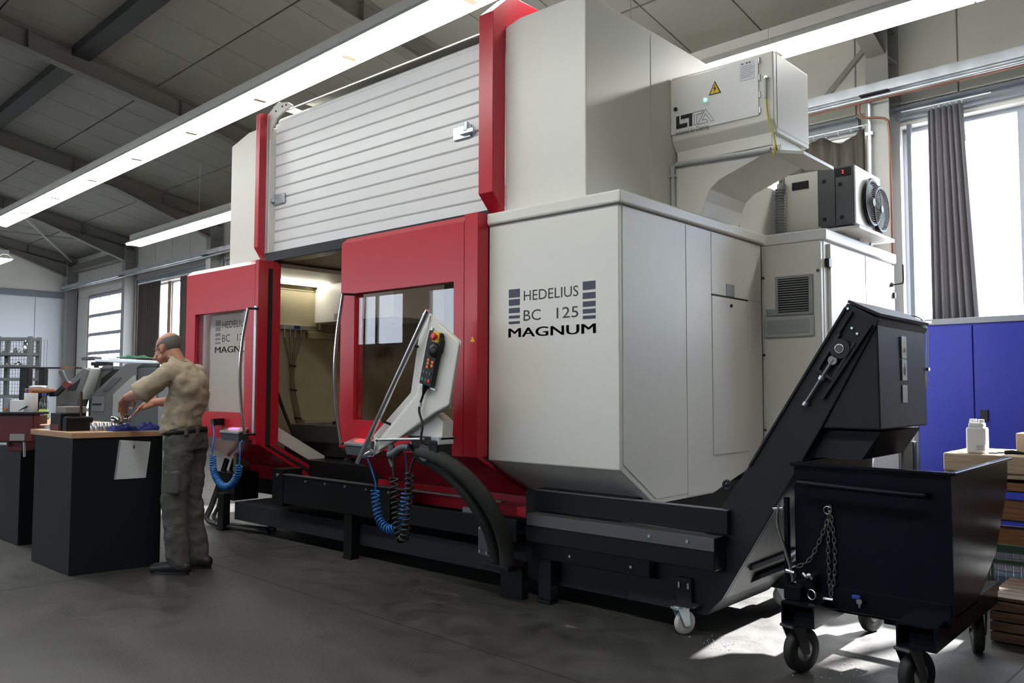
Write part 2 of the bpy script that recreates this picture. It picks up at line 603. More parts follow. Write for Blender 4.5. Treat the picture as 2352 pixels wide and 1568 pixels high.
# ceiling with panels
cm = MB(HALL)
for ya, yb in ((YW + 0.3, -0.15), (-0.15, YS - 0.3)):
    za = 5.25 + 0.205 * (YW - ya) if ya > 0 else ceil_z(-0.15)
    zb = ceil_z(-0.15) if ya > 0 else 5.25 + 0.205 * (yb - YS)
    cm.prism([(XE - 0.3, ya, za + 0.03), (XE - 0.3, yb, zb + 0.03), (XE - 0.3, yb, zb + 0.2), (XE - 0.3, ya, za + 0.2)], (XR - XE + 0.6, 0, 0))
ceiling = struct(cm.build('ceiling', DARK))
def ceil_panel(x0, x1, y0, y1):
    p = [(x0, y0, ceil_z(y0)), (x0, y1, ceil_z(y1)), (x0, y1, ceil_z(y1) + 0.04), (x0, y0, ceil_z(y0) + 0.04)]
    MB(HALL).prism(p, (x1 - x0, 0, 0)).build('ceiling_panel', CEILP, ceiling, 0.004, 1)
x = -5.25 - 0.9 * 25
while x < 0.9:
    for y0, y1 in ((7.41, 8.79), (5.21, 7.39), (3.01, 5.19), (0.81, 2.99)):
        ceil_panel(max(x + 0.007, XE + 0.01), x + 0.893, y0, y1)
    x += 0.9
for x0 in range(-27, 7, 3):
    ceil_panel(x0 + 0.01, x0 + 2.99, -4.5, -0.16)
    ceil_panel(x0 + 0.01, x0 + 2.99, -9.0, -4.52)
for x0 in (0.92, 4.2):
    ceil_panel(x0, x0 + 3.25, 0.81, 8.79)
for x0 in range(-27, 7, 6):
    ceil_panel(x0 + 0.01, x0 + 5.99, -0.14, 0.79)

# steel frames: rafter, column, haunch, brace
FX = [-27.25, -22.7, -17.8, -12.9, -8.0, -3.1, 1.9]
for n, xc in enumerate(FX):
    def web(pts, w=0.012):
        return MB(HALL).prism([(xc - w / 2, y, z) for y, z in pts], (w, 0, 0))
    zt = lambda y: ceil_z(y) - 0.01
    b = MB(HALL)
    for y0, y1 in ((8.72, -0.15), (-0.15, -9.0)):
        b.prism([(xc - 0.006, y0, zt(y0)), (xc - 0.006, y1, zt(y1)), (xc - 0.006, y1, zt(y1) - 0.30), (xc - 0.006, y0, zt(y0) - 0.30)], (0.012, 0, 0))
        for dz in (0.0, -0.285):
            b.prism([(xc - 0.09, y0, zt(y0) + dz), (xc - 0.09, y1, zt(y1) + dz), (xc - 0.09, y1, zt(y1) + dz - 0.016), (xc - 0.09, y0, zt(y0) + dz - 0.016)], (0.18, 0, 0))
    rf = struct(b.build('trim_%d' % (n + 1), RAFT))
    rf['label'] = 'grey steel roof frame, rafter and column'
    h = web([(8.5, 4.66), (8.5, zt(8.5) - 0.2), (6.4, zt(6.4) - 0.28)])
    h.prism([(xc - 0.09, 8.5, 4.65), (xc - 0.09, 6.4, zt(6.4) - 0.30), (xc - 0.09, 6.4, zt(6.4) - 0.285), (xc - 0.09, 8.5, 4.665)], (0.18, 0, 0))
    h.build('haunch', RAFT, rf)
    c = MB(HALL)
    c.box(xc - 0.11, xc + 0.11, 8.45, 8.466, 0, 5.1).box(xc - 0.11, xc + 0.11, 8.74, 8.756, 0, 5.2).box(xc - 0.006, xc + 0.006, 8.46, 8.75, 0, 5.1)
    c.box(xc - 0.10, xc + 0.10, 8.46, 8.75, 4.64, 4.66).box(xc - 0.10, xc + 0.10, 8.46, 8.75, 4.36, 4.372)
    c.build('column', COLM, rf)
    s_ = MB(HALL)
    for y in (7.4, 5.6, 3.4):
        s_.box(xc - 0.085, xc + 0.085, y - 0.005, y + 0.005, zt(y) - 0.29, zt(y) - 0.01)
    s_.build('stiffener', RAFT, rf)
    if n in (0, 1, 5):
        MB(HALL).bar((xc - 0.12, 8.75, 5.0), (xc - 0.78, 8.75, 4.36), 0.05, 0.05).build('brace', COLM, rf)
# knee bracing under the roof at the far end
MB(HALL).bar((-26.9, 5.6, 5.75), (-22.9, 8.5, 5.15), 0.05, 0.05).build('wind_brace', COLM, bpy.data.objects['trim_2'])
MB(HALL).bar((-26.9, 8.5, 5.1), (-22.9, 5.9, 5.7), 0.05, 0.05).build('wind_brace', COLM, bpy.data.objects['trim_2'])
struct(MB(HALL).box(-26.9, -22.85, 8.50, 8.7, 4.78, 4.98).build('trim_8', RAFT))
# dark box purlin under the roof between the rafters
for n, (a, b_) in enumerate(((-27.0, -22.8), (-22.6, -17.9), (-17.7, -13.0), (-12.8, -8.1), (-7.9, -3.2))):
    zz = ceil_z(4.08)
    struct(MB(HALL).prism([(a, 3.95, zz - 0.10), (a, 4.20, zz - 0.13), (a, 4.20, zz + 0.03), (a, 3.95, zz + 0.03)], (b_ - a, 0, 0)).build('trim_%d' % (9 + n), mat('dark_purlin_%d' % n, (0.02, 0.022, 0.022), 0.6)))
# lintel beam over the windows
for n, (a, b) in enumerate([(-22.4, -18.1), (-17.5, -13.2), (-12.6, -8.3)] + BAYS[2:]):
    t = MB(HALL)
    t.box(a, b, 8.72, 8.80, 4.05, 4.16).box(a, b, 8.66, 8.80, 4.15, 4.165)
    struct(t.build('trim_%d' % (14 + n), STEELBL))

# galvanised services tray and copper pipe along the wall
tr = thing('cable_tray', 'long galvanised cable tray running along the window wall above the curtains', 'cable tray', H(-12, 8.4, 4.2))
MB(HALL).box(XE + 0.1, 3.0, 8.36, 8.374, 4.28, 4.37).build('tray_side', GALV, tr)
MB(HALL).box(XE + 0.1, 3.0, 8.36, 8.44, 4.272, 4.28).build('tray_bottom', GALV, tr)
MB(HALL).tube([H(0, 0, 0) * 0 + Vector((XE + 0.1, 8.40, 4.235)), Vector((3.0, 8.40, 4.235))], 0.022, 8).build('conduit', GALV, tr)
for xc in FX[1:6]:
    MB(HALL).box(xc - 0.14, xc + 0.14, 8.34, 8.46, 4.258, 4.271).build('tray_bracket', DARK, tr)
cp = thing('copper_pipe', 'thin copper pipe under the galvanised tray, dropping beside the grey column', 'pipe', H(-3.0, 8.34, 3.0))
MB(HALL).tube([(-17, 8.36, 4.20), (2.5, 8.36, 4.19)], 0.011, 8).build('pipe_run', COPPER, cp)
MB(HALL).tube(spline([(-3.245, 8.36, 4.19), (-3.245, 8.36, 4.10), (-3.22, 8.36, 4.05), (-3.17, 8.36, 4.03), (-3.05, 8.36, 4.00), (-2.985, 8.36, 3.97), (-2.962, 8.36, 3.88), (-2.955, 8.36, 3.4), (-2.955, 8.36, 0.6)], 6), 0.011, 8).build('pipe_drop', COPPER, cp)
MB(HALL).tube([(-3.165, 8.41, 4.20), (-3.165, 8.41, 0.3)], 0.02, 8).build('conduit_drop', GALV, cp)
MB(HALL).box(-3.205, -3.13, 8.39, 8.44, 3.86, 3.89).build('pipe_clip', GALV, cp)

# windows
def window(n, x0, x1, z0, z1, y, mull, rails=()):
    f = MB(HALL)
    w = 0.045
    f.box(x0, x1, y, y + 0.07, z0, z0 + w).box(x0, x1, y, y + 0.07, z1 - w, z1)
    f.box(x0, x0 + w, y, y + 0.07, z0, z1).box(x1 - w, x1, y, y + 0.07, z0, z1)
    o = struct(f.build('window_%d' % n, FRAME, None, 0.004, 1))
    xs = [x0 + w] + list(mull) + [x1 - w]
    for m_ in mull:
        MB(HALL).box(m_ - 0.05, m_ + 0.05, y, y + 0.08, z0 + w, z1 - w).build('mullion', FRAME, o, 0.004, 1)
    for a, b in zip(xs, xs[1:]):
        MB(HALL).box(a, b, y + 0.03, y + 0.038, z0 + w, z1 - w).build('pane', GLASSW, o)
    return o
window(1, -22.4, -18.1, Z0, Z1, 8.93, (-20.75, -19.4))
window(2, -7.7, -3.4, Z0, Z1, 8.93, (-6.3, -4.9))
window(3, -3.02, 1.55, Z0, Z1, 8.93, (-1.93, -0.4))
for n, (a, b) in enumerate(SW):
    window(4 + n, a, b, SZ0, SZ1, YS - 0.12, (a + 1.25, a + 2.5))

# sectional gate at the far end of the window wall
g = MB(HALL)
g.box(-26.28, -26.2, 8.80, 8.9, 0, 4.05).box(-23.33, -23.25, 8.80, 8.9, 0, 4.05).box(-26.28, -23.25, 8.80, 8.9, 3.93, 4.05)
door_1 = struct(g.build('door_1', FRAME))
zt_ = 3.93
while zt_ > 0.3:
    MB(HALL).box(-26.2, -23.33, 8.83, 8.88, zt_ - 0.555, zt_ - 0.46).build('gate_rail', FRAME, door_1)
    for q in range(4):
        a = -26.2 + q * 0.7175
        if q:
            MB(HALL).box(a - 0.013, a + 0.013, 8.84, 8.87, zt_ - 0.46, zt_).build('gate_bar', FRAME, door_1)
        MB(HALL).box(a + 0.013, a + 0.7045, 8.852, 8.858, zt_ - 0.46, zt_).build('pane', GLASSW, door_1)
    zt_ -= 0.555

# curtains
def curtain(name, label, x0, x1, z0, z1, y, m, folds, amp=0.05, x0b=None, x1b=None, sag=0.0):
    x0b = x0 if x0b is None else x0b
    x1b = x1 if x1b is None else x1b
    b = MB(HALL)
    nx, nz = folds * 8, 14
    rnd = random.Random(len(name) + int(x0 * 100))
    ph = [rnd.uniform(-0.5, 0.5) for _ in range(folds + 1)]
    v, f = [], []
    for j in range(nz + 1):
        t = j / nz
        for i in range(nx + 1):
            s = i / nx
            xa, xb = x0 + (x0b - x0) * t, x1 + (x1b - x1) * t
            k = s * folds
            w = sin(2 * pi * k + ph[int(k)] if int(k) < len(ph) else 2 * pi * k)
            zz = z1 + (z0 - z1) * t
            if j == 0:
                zz -= sag * (0.5 - 0.5 * cos(2 * pi * s * max(folds // 3, 1)))
            v.append((xa + (xb - xa) * s, y + amp * w * (0.5 + 0.5 * t), zz))
    for j in range(nz):
        for i in range(nx):
            a = j * (nx + 1) + i
            f.append((a, a + 1, a + nx + 2, a + nx + 1))
    b.add(v, f, True)
    t = thing(name, label, 'curtain', H((x0 + x1) / 2, y, z0))
    cl = b.build('cloth', m, t)
    so = cl.modifiers.new('thick', 'SOLIDIFY')
    so.thickness = 0.006
    r = MB(HALL)
    for i in range(folds + 1):
        xx = x0 + (x1 - x0) * i / folds
        r.ring((xx, y, z1 + 0.02), (1, 0, 0), 0.02, 0.004, 10, 5)
    r.build('hooks', CHROME, t, stuff=True)
    MB(HALL).tube([(x0 - 0.25, y, z1 + 0.045), (x1 + 0.25, y, z1 + 0.045)], 0.007, 6).build('curtain_wire', GALV, t)
    return t
curtain('curtain', 'gathered mauve grey curtain hanging in the bright right window', -2.68, -2.37, 0.9, 4.05, 8.62, CURT2, 6, 0.05, -2.69, -2.22)
curtain('curtain', 'unseen brown curtain added to block sun in the right part of the right window', -0.35, 1.55, 0.9, 4.05, 8.62, CURT, 18, 0.05)  # curtain out of view, added to block sunlight right of the bin
curtain('curtain', 'dark brown curtain behind the grey cooling unit, left of the grey column', -4.25, -3.30, 1.0, 4.0, 8.62, CURT, 7, 0.05, sag=0.1)
curtain('curtain', 'brown curtain beside the far column, left of the head of the man', -22.1, -20.70, 0.9, 3.98, 8.62, CURT, 9, 0.06)
curtain('curtain', 'narrow sunlit curtain edge at the far window, above the man', -20.45, -20.25, 0.9, 3.94, 8.70, mat('lit_curtain_tan', (0.30, 0.20, 0.13), 0.85), 2, 0.03)  # lit edge of the curtain, its light put into a paler cloth colour
curtain('curtain', 'dark curtain against the left edge of the red sliding door', -19.6, -18.2, 0.9, 3.97, 8.62, CURT, 8, 0.06)

# fluorescent light rows
def light_fixture(x0, L, y, z, m):
    t = thing('fluorescent_light', '', 'light', H(x0 + L / 2, y, z))
    x1 = x0 + L
    hs = MB(HALL)
    hs.xprism([(y - 0.085, z + 0.102), (y + 0.085, z + 0.102), (y + 0.075, z + 0.20), (y - 0.075, z + 0.20)], x0, x1)
    hs.build('housing', OFFWHITE, t)
    rf = MB(HALL)
    rf.xprism([(y - 0.175, z), (y - 0.06, z + 0.095), (y + 0.06, z + 0.095), (y + 0.175, z), (y + 0.179, z + 0.003), (y + 0.063, z + 0.10), (y - 0.063, z + 0.10), (y - 0.179, z + 0.003)], x0, x1)
    rf.build('reflector', OFFWHITE, t)
    MB(HALL).box(x0 + 0.006, x1 - 0.006, y - 0.15, y + 0.15, z - 0.028, z + 0.025).build('diffuser', m, t)
    for e in (x0, x1 - 0.004):
        MB(HALL).prism([(e, y - 0.06, z + 0.094), (e, y + 0.06, z + 0.094), (e, y + 0.173, z), (e, y - 0.173, z)], (0.004, 0, 0)).build('end_cap', OFFWHITE, t)
    MB(HALL).box(x0 + 0.002, x0 + 0.07, y - 0.07, y + 0.07, z - 0.034, z - 0.028).build('lamp_holder', CARDB, t)
    return t
ORD = ['first', 'second', 'third', 'fourth', 'fifth', 'sixth', 'seventh', 'eighth', 'ninth', 'tenth', 'eleventh', 'twelfth']
PITCH_L = 1.65
for row, y, nm, grp in ((3, 1.35, 'front', 'lamps of the unseen added row in front of the machine'), (1, 4.34, 'near', 'lamps of the near light row'), (2, 7.02, 'far', 'lamps of the light row beyond the machine')):
    base = light_fixture(-17.95 if row == 1 else -18.35, PITCH_L - 0.005, y, 4.40, HOODL)
    loc0 = base.location.copy()
    for i in range({1: 9, 2: 11, 3: 12}[row]):
        if row == 3:  # row out of view, added to light the machine front
            lab = 'white fluorescent fill lamp, %s from the far end of the unseen added row above the aisle' % ORD[i]
        elif row == 1:
            lab = 'white fluorescent lamp, %s from the far end of the near row over the machine' % ORD[i]
        else:
            lab = 'white fluorescent lamp, %s from the far end of the row behind the machine' % ORD[i]
        if i == 0:
            base['label'] = lab
            base['group'] = grp
        else:
            copy_tree(base, loc0 + HX * (PITCH_L * i), lab, grp)
o = light_fixture(-23.6, 1.2, 5.6, 4.38, HOODL)
o['label'] = 'small distant fluorescent lamp at the left edge of the picture'
# suspension chains of the far row
for i, xx in enumerate((-5.1, -15.2)):
    zc = ceil_z(7.02)
    c = MB(HALL).tube([(xx, 7.02, 4.57), (xx, 7.02, zc)], 0.005, 5).build('lamp_chain', GALV)
    tag(c, ('thin chain holding the far light row right of the white tower', 'thin chain holding the far light row left of the white tower')[i], 'chain', 'lamp chains')

# ------------------------------------------------------------------ the milling machine
mm = thing('milling_machine', 'large cream and red machining centre with grey shutter and printed front', 'machine', (-5.0, 4.9, 0))
X, Y, Z = Vector((1, 0, 0)), Vector((0, 1, 0)), Vector((0, 0, 1))
# black bed with feet
b = MB()
b.box(-7.3, -2.75, 4.34, 6.6, 0.30, 0.66).box(-7.3, -2.75, 4.82, 6.6, 0.05, 0.30)
b.build('bed', BLACK, mm, 0.006)
for x in (-7.1, -5.2, -3.25):
    f = MB()
    f.box(x - 0.05, x + 0.05, 3.935, 4.005, 0.02, 0.335).box(x - 0.05, x + 0.05, 3.925, 4.005, 0.0, 0.02)
    f.build('foot', BLACK, mm, 0.004)
for x in (-7.1, -2.95):
    MB().box(x - 0.12, x + 0.12, 6.3, 6.6, 0.0, 0.12).build('foot', BLACK, mm)

# lower right enclosure
PROF = [(3.90, 0.842), (4.261, 0.617), (4.98, 0.617), (5.662, 0.779), (5.74, 0.95), (5.74, 2.36), (3.90, 2.36)]
re_ = MB().xprism(PROF, -3.69, -2.672).build('right_enclosure', CREAM, mm, 0.006)
MB().xprism([(3.935, 0.87), (4.275, 0.647), (4.64, 0.647), (4.64, 2.352), (3.935, 2.352)], -2.672, -2.668).build('side_panel', CREAM, re_, 0.001, 1)
MB().xprism([(4.648, 0.627), (4.972, 0.627), (4.972, 2.352), (4.648, 2.352)], -2.672, -2.6675).build('side_panel', CREAM, re_, 0.001, 1)
MB().xprism([(4.98, 1.935), (5.72, 1.935), (5.72, 2.352), (4.98, 2.352)], -2.672, -2.6675).build('side_panel', CREAM, re_, 0.001, 1)
hd = MB().xprism([(4.98, 0.867), (5.49, 0.867), (5.49, 1.923), (4.98, 1.923)], -2.672, -2.664).build('service_door', CREAM, re_, 0.001, 1)
MB().xprism([(5.498, 0.80), (5.72, 0.95), (5.72, 1.93), (5.498, 1.93)], -2.672, -2.6675).build('side_panel', CREAM, re_, 0.001, 1)
MB().box(-2.672, -2.663, 4.975, 5.50, 1.924, 1.934).build('door_slit', DARK, re_)
MB().cyl((-2.665, 5.243, 1.872), (-2.655, 5.243, 1.872), 0.011).build('door_lock', DARK, re_)
MB().box(-2.669, -2.664, 5.184, 5.299, 1.940, 2.02).build('rating_plate', STICKGREY, re_)
rt = MB()
rt.prism([(-3.69, 3.875, 2.362), (-2.645, 3.875, 2.362), (-2.645, 5.76, 2.362), (-3.69, 5.76, 2.362)], (0, 0, 0.075))
rt.build('enclosure_cap', CREAM, mm, 0.012)

MB().box(-3.69, -2.76, 5.76, 7.25, 0.40, 2.40).build('rear_enclosure', CREAM, mm, 0.006)
MB().box(-2.954, -2.745, 5.56, 7.2, 2.445, 2.86).build('rear_cover', CREAM, mm, 0.006)
# printed front
LG = []
for z0, z1 in ((1.875, 1.928), (1.824, 1.864), (1.777, 1.809), (1.742, 1.761), (1.707, 1.724)):
    LG.append((-3.514, -3.421, z0, z1))
for z0, z1 in ((1.880, 1.930), (1.827, 1.864), (1.780, 1.812), (1.741, 1.767), (1.708, 1.728)):
    LG.append((-2.928, -2.835, z0, z1))
def logo(y, parent, dx=0.0, m1=INK, m2=INKBLK):
    for x0, x1, z0, z1 in LG:
        MB().box(x0 + dx, x1 + dx, y - 0.0012, y + 0.002, z0, z1).build('printed_bar', m1, parent)
    text('HEDELIUS', parent, 'lettering', (-3.388 + dx, y - 0.001, 1.848), X, Z, 0.428, 0.064, m2)
    text('BC', parent, 'lettering', (-3.390 + dx, y - 0.001, 1.722), X, Z, 0.140, 0.067, m2)
    text('125', parent, 'lettering', (-3.125 + dx, y - 0.001, 1.723), X, Z, 0.164, 0.066, m2)
    text('MAGNUM', parent, 'lettering', (-3.514 + dx, y - 0.001, 1.622), X, Z, 0.678, 0.058, m2, heavy=0.0035)
logo(3.90, re_)

# left enclosure behind the open door
le = MB().xprism([(3.97, 0.86), (4.30, 0.617), (5.5, 0.617), (5.7, 0.95), (5.7, 2.36), (3.97, 2.36)], -7.75, -7.20)
le = le.build('left_enclosure', CREAM, mm, 0.006)
MB().box(-7.30, -6.42, 3.905, 3.92, 0.88, 2.36).build('fixed_panel', OFFWHITE, le)
logo(3.905, le, -3.69, STICKGREY, INKGREY)
MB().prism([(-7.75, 3.87, 0.86), (-7.20, 3.87, 0.86), (-7.20, 4.28, 0.60), (-7.75, 4.28, 0.60)], (0, 0, 0.015)).build('bottom_bevel', CREAM, le)
MB().box(-7.75, -6.36, 3.90, 5.72, 2.362, 2.40).build('enclosure_cap', CREAM, le, 0.004)

# tower behind the shutter
tw = MB()
tw.prism([(-3.615, 3.97, 2.44), (-2.955, 3.97, 2.44), (-2.955, 3.97, 3.72), (-3.49, 3.97, 3.72), (-3.615, 3.97, 3.69)], (0, 0.73, 0))
twr = tw.build('tower_cover', CREAM, mm, 0.008)
MB().box(-3.615, -2.955, 4.704, 6.6, 2.44, 3.72).build('tower_cover', CREAM, mm, 0.003)
tl = MB()
tl.prism([(-7.15, 4.0, 2.40), (-6.55, 4.0, 2.40), (-6.55, 4.0, 3.66), (-6.85, 4.0, 3.66), (-7.15, 4.0, 3.585)], (0, 2.4, 0))
tl.build('tower_cover', CREAM, mm, 0.008)
MB().box(-6.6, -3.60, 4.12, 6.6, 3.60, 3.70).build('tower_roof', CREAM, mm, 0.004)
MB().prism([(-6.30, 3.99, 3.725), (-3.74, 3.99, 3.725), (-3.74, 4.10, 3.80), (-6.30, 4.10, 3.80)], (0, 0.02, 0.004)).build('shutter_cap', CREAM, mm)
MB().prism([(-6.1, 4.10, 3.78), (-3.74, 4.10, 3.78), (-3.74, 4.8, 3.80), (-6.1, 4.8, 3.78)], (0, 0, 0.02)).build('shutter_cap', CREAM, mm)

# red posts beside the shutter
MB().xprism([(3.85, 2.57), (3.85, 3.765), (4.03, 3.93), (4.75, 3.93), (4.75, 3.70), (3.972, 3.70), (3.972, 2.445)], -3.742, -3.615).build('red_post', RED, mm, 0.004)
MB().xprism([(3.90, 2.54), (3.90, 3.735), (3.972, 3.76), (3.972, 2.435)], -6.56, -6.495).build('red_post', RED, mm, 0.004)

# roller shutter with slats
sh = MB().box(-6.50, -3.74, 4.075, 4.09, 2.44, 3.66).build('roller_shutter', DARK, mm)
n = 12
for i in range(n):
    z0 = 2.492 + i * 0.0985
    MB().xprism([(4.05, z0 + 0.009), (4.05, z0 + 0.093), (4.064, z0 + 0.0985), (4.075, z0 + 0.0985), (4.075, z0), (4.066, z0)], -6.475, -3.742).build('slat', SLAT, sh, 0.003, 1)
tp = []
for k in range(7):
    a = pi / 2 * k / 6
    tp.append((4.05 + 0.10 * (1 - cos(a)), 3.676 + 0.06 * sin(a)))
MB().xprism(tp + [(4.16, 3.67), (4.06, 3.66)], -6.44, -3.742).build('slat', SLAT, sh)
gd = MB()
gd.prism([(-6.60, 4.0, 2.44), (-6.485, 4.0, 2.44), (-6.485, 4.0, 3.52), (-6.46, 4.0, 3.62), (-6.40, 4.0, 3.69), (-6.28, 4.0, 3.735), (-6.15, 4.0, 3.76), (-6.22, 4.0, 3.80), (-6.36, 4.0, 3.83), (-6.45, 4.0, 3.80), (-6.60, 4.0, 3.73)], (0, 0.02, 0))
gd.prism([(-6.45, 4.0, 3.80), (-6.36, 4.0, 3.83), (-6.36, 4.35, 3.80), (-6.45, 4.35, 3.80)], (0, 0, 0.01))
gd.build('shutter_guide', CREAM, mm, 0.003)
MB().box(-6.487, -6.470, 3.99, 4.06, 2.44, 3.52).build('guide_lip', OFFWHITE, mm, 0.004)
for xz in ((-6.40, 3.76), (-6.30, 3.78), (-6.24, 3.78), (-6.55, 3.35), (-6.55, 3.0), (-6.55, 2.6)):
    MB().cyl((xz[0], 4.0, xz[1]), (xz[0], 3.994, xz[1]), 0.008, 8).build('bolt_hole', DARK, mm)
def latch(x, z, s):
    l = MB().box(x, x + 0.17, 4.03, 4.045, z, z + 0.09).build('latch', ZINC, mm, 0.002, 1)
    a = MB().box(x + (0.09 if s > 0 else -0.13), x + (0.22 if s > 0 else 0.03), 4.005, 4.03, z + 0.02, z + 0.05).build('latch_bolt', ZINC, l, 0.003, 1)
    MB().cyl((x + (0.15 if s > 0 else -0.10), 4.015, z + 0.04), (x + (0.15 if s > 0 else -0.10), 4.015, z + 0.10), 0.018).build('latch_knob', ZINC, l)
latch(-4.17, 3.05, 1)
latch(-6.47, 2.93, -1)
MB().box(-6.48, -3.72, 3.96, 4.10, 2.405, 2.488).build('black_sill', BLACK, mm, 0.004)

# doors
def door(x0, x1, zb, zt, wx0, wx1, wz0, wz1, name, lab):
    y0, y1 = 3.80, 3.885
    d = MB()
    d.box(x0, wx0, y0, y1, zb, zt).box(wx1, x1, y0, y1, zb, zt).box(wx0, wx1, y0, y1, wz1, zt).box(wx0, wx1, y0, y1, zb, wz0)
    o = d.build(name, RED, mm, label=lab)
    MB().prism([(x0, y0, zt), (x1, y0, zt), (x1, y0 + 0.05, zt + 0.045), (x0, y0 + 0.05, zt + 0.045)], (0, 0.035, 0)).build('top_chamfer', RED, o)
    MB().box(wx0 - 0.01, wx1 + 0.01, y0 + 0.022, y0 + 0.030, wz0 - 0.01, wz1 + 0.01).build('door_window', GLASSD, o)
    return o
MB().box(-3.75, -3.6925, 3.899, 4.12, 0.86, 2.36).build('post_seal', BLACK, mm)
rd = door(-5.14, -3.822, 0.86, 2.395, -4.975, -3.915, 1.066, 2.006, 'sliding_door', 'red sliding door pushed to the right')
MB().box(-3.815, -3.692, 3.797, 3.898, 0.86, 2.44).build('door_post', RED, rd, 0.004)
MB().prism([(-5.14, 3.80, 0.86), (-3.69, 3.80, 0.86), (-3.63, 4.25, 0.585), (-5.14, 4.25, 0.585)], (0, 0.02, 0.015)).build('door_bevel', RED, rd)
MB().prism([(-5.24, 4.26, 0.575), (-3.55, 4.26, 0.575), (-3.55, 4.26, 0.43), (-5.24, 4.26, 0.43)], (0, 0.02, 0)).build('door_skirt', RED, rd)
def grab(xs, y, parent):
    h = MB().tube(spline(xs, 8), 0.014, 12).build('grab_handle', CHROME, parent)
    for p in (xs[0], xs[-1]):
        MB().cyl((p[0], p[1], p[2]), (p[0] + 0.035, y, p[2]), 0.009, 8).build('handle_standoff', BLACK, h)
grab([(-5.013, 3.72, 1.997), (-5.047, 3.70, 1.70), (-5.056, 3.69, 1.433), (-5.045, 3.70, 1.15), (-5.009, 3.72, 0.895)], 3.80, rd)
# sticker on the door post
sk = MB().prism([(-3.70, 3.795, 1.60), (-3.665, 3.795, 1.60), (-3.6825, 3.795, 1.635)], (0, 0.003, 0))
sk.M = Matrix.Translation((-0.055, 0, 0))
MB().prism([(-3.755, 3.7945, 1.600), (-3.715, 3.7945, 1.600), (-3.735, 3.7945, 1.637)], (0, 0.003, 0)).build('warning_sticker', YELLOW, rd)

ld = door(-7.57, -6.36, 0.86, 2.365, -7.395, -6.505, 1.085, 1.985, 'sliding_door', 'red sliding door pushed to the left')
# thick end frame of the left door, with a black seal and the inclined lower leg
MB().box(-6.36, -6.305, 3.80, 4.02, 0.82, 2.40).build('door_edge', RED, ld, 0.005)
MB().box(-6.306, -6.300, 3.895, 3.935, 0.80, 2.33).build('seal', DARK, ld)
MB().prism([(-6.36, 3.80, 0.84), (-6.36, 3.95, 0.84), (-6.36, 4.42, 0.57), (-6.36, 4.42, 0.46), (-6.36, 4.27, 0.46), (-6.36, 4.27, 0.55)], (0.055, 0, 0)).build('door_leg', RED, ld, 0.004)
MB().prism([(-6.306, 3.90, 0.81), (-6.306, 3.935, 0.81), (-6.306, 4.39, 0.55), (-6.306, 4.39, 0.47), (-6.306, 4.36, 0.47), (-6.306, 4.36, 0.535)], (0.006, 0, 0)).build('seal', DARK, ld)
MB().prism([(-6.40, 4.02, 0.98), (-6.40, 4.55, 0.68), (-6.40, 4.55, 0.56), (-6.40, 4.02, 0.86)], (0.03, 0, 0)).build('inner_lip', CREAM, ld)
MB().prism([(-7.57, 3.80, 0.86), (-6.36, 3.80, 0.86), (-6.36, 4.25, 0.585), (-7.30, 4.25, 0.585)], (0, 0.02, 0.015)).build('door_bevel', RED, ld)
MB().box(-7.30, -6.36, 4.25, 4.27, 0.46, 0.58).build('door_skirt', RED, ld)
grab([(-6.326, 3.72, 1.973), (-6.372, 3.70, 1.70), (-6.386, 3.69, 1.45), (-6.374, 3.70, 1.18), (-6.340, 3.72, 0.911)], 3.80, ld)
MB().box(-6.345, -6.310, 3.785, 3.80, 0.90, 2.0).build('edge_strip', ALU, ld, 0.005)

# small boxes with the door switches
def sw_box(x0, x1, z0, z1, m):
    o = MB().prism([(x0, 3.70, z1 - 0.03), (x1, 3.70, z1 - 0.03), (x1, 3.80, z1), (x0, 3.80, z1)], (0, 0, 0.02)).build('switch_box', ALU, mm, 0.003)
    MB().prism([(x0 + 0.02, 3.715, z0), (x1 - 0.02, 3.715, z0), (x1, 3.705, z1 - 0.03), (x0, 3.705, z1 - 0.03)], (0, 0.09, 0)).build('box_body', GREYDK, o)
    MB().prism([(x0 + 0.08, 3.735, z1 + 0.001), (x1 - 0.09, 3.735, z1 + 0.001), (x1 - 0.09, 3.775, z1 + 0.013), (x0 + 0.08, 3.775, z1 + 0.013)], (0, 0, 0.004)).build('display', m, o)
sw_box(-6.72, -6.41, 0.85, 0.94, DISP)
sw_box(-4.95, -4.66, 0.82, 0.915, LEDR)

# interior of the working space
inn = MB().box(-7.18, -7.15, 4.10, 5.9, 0.5, 2.42).build('interior_liner', CREAM_IN, mm)
MB().box(-7.15, -3.70, 5.88, 5.9, 0.5, 2.42).build('liner_sheet', CREAM_IN, inn)
MB().box(-3.72, -3.70, 4.3, 5.9, 0.68, 2.42).build('liner_sheet', CREAM_IN, inn)
MB().box(-7.15, -3.70, 4.10, 5.9, 2.42, 2.45).build('liner_sheet', CREAM_IN, inn)
MB().box(-7.15, -3.70, 4.4, 5.9, 0.50, 0.55).build('liner_sheet', BLACK, inn)
MB().box(-7.15, -7.13, 4.10, 4.475, 0.55, 2.36).build('liner_sheet', CREAM_IN, inn, 0.004)
MB().box(-7.15, -7.13, 4.485, 5.05, 1.92, 2.28).build('liner_sheet', CREAM_IN, inn, 0.004)
MB().box(-7.15, -7.125, 4.485, 5.88, 2.275, 2.29).build('liner_ledge', CREAM_IN, inn, 0.004)
MB().box(-7.15, -7.12, 4.86, 5.88, 1.80, 1.87).build('liner_ledge', CREAM_IN, inn, 0.004)
MB().box(-7.15, -7.06, 4.80, 5.60, 0.93, 0.99).build('liner_ledge', CREAM_IN, inn, 0.004)
MB().box(-7.15, -7.12, 4.3, 5.88, 2.47 - 0.06, 2.42).build('liner_ledge', CREAM_IN, inn)
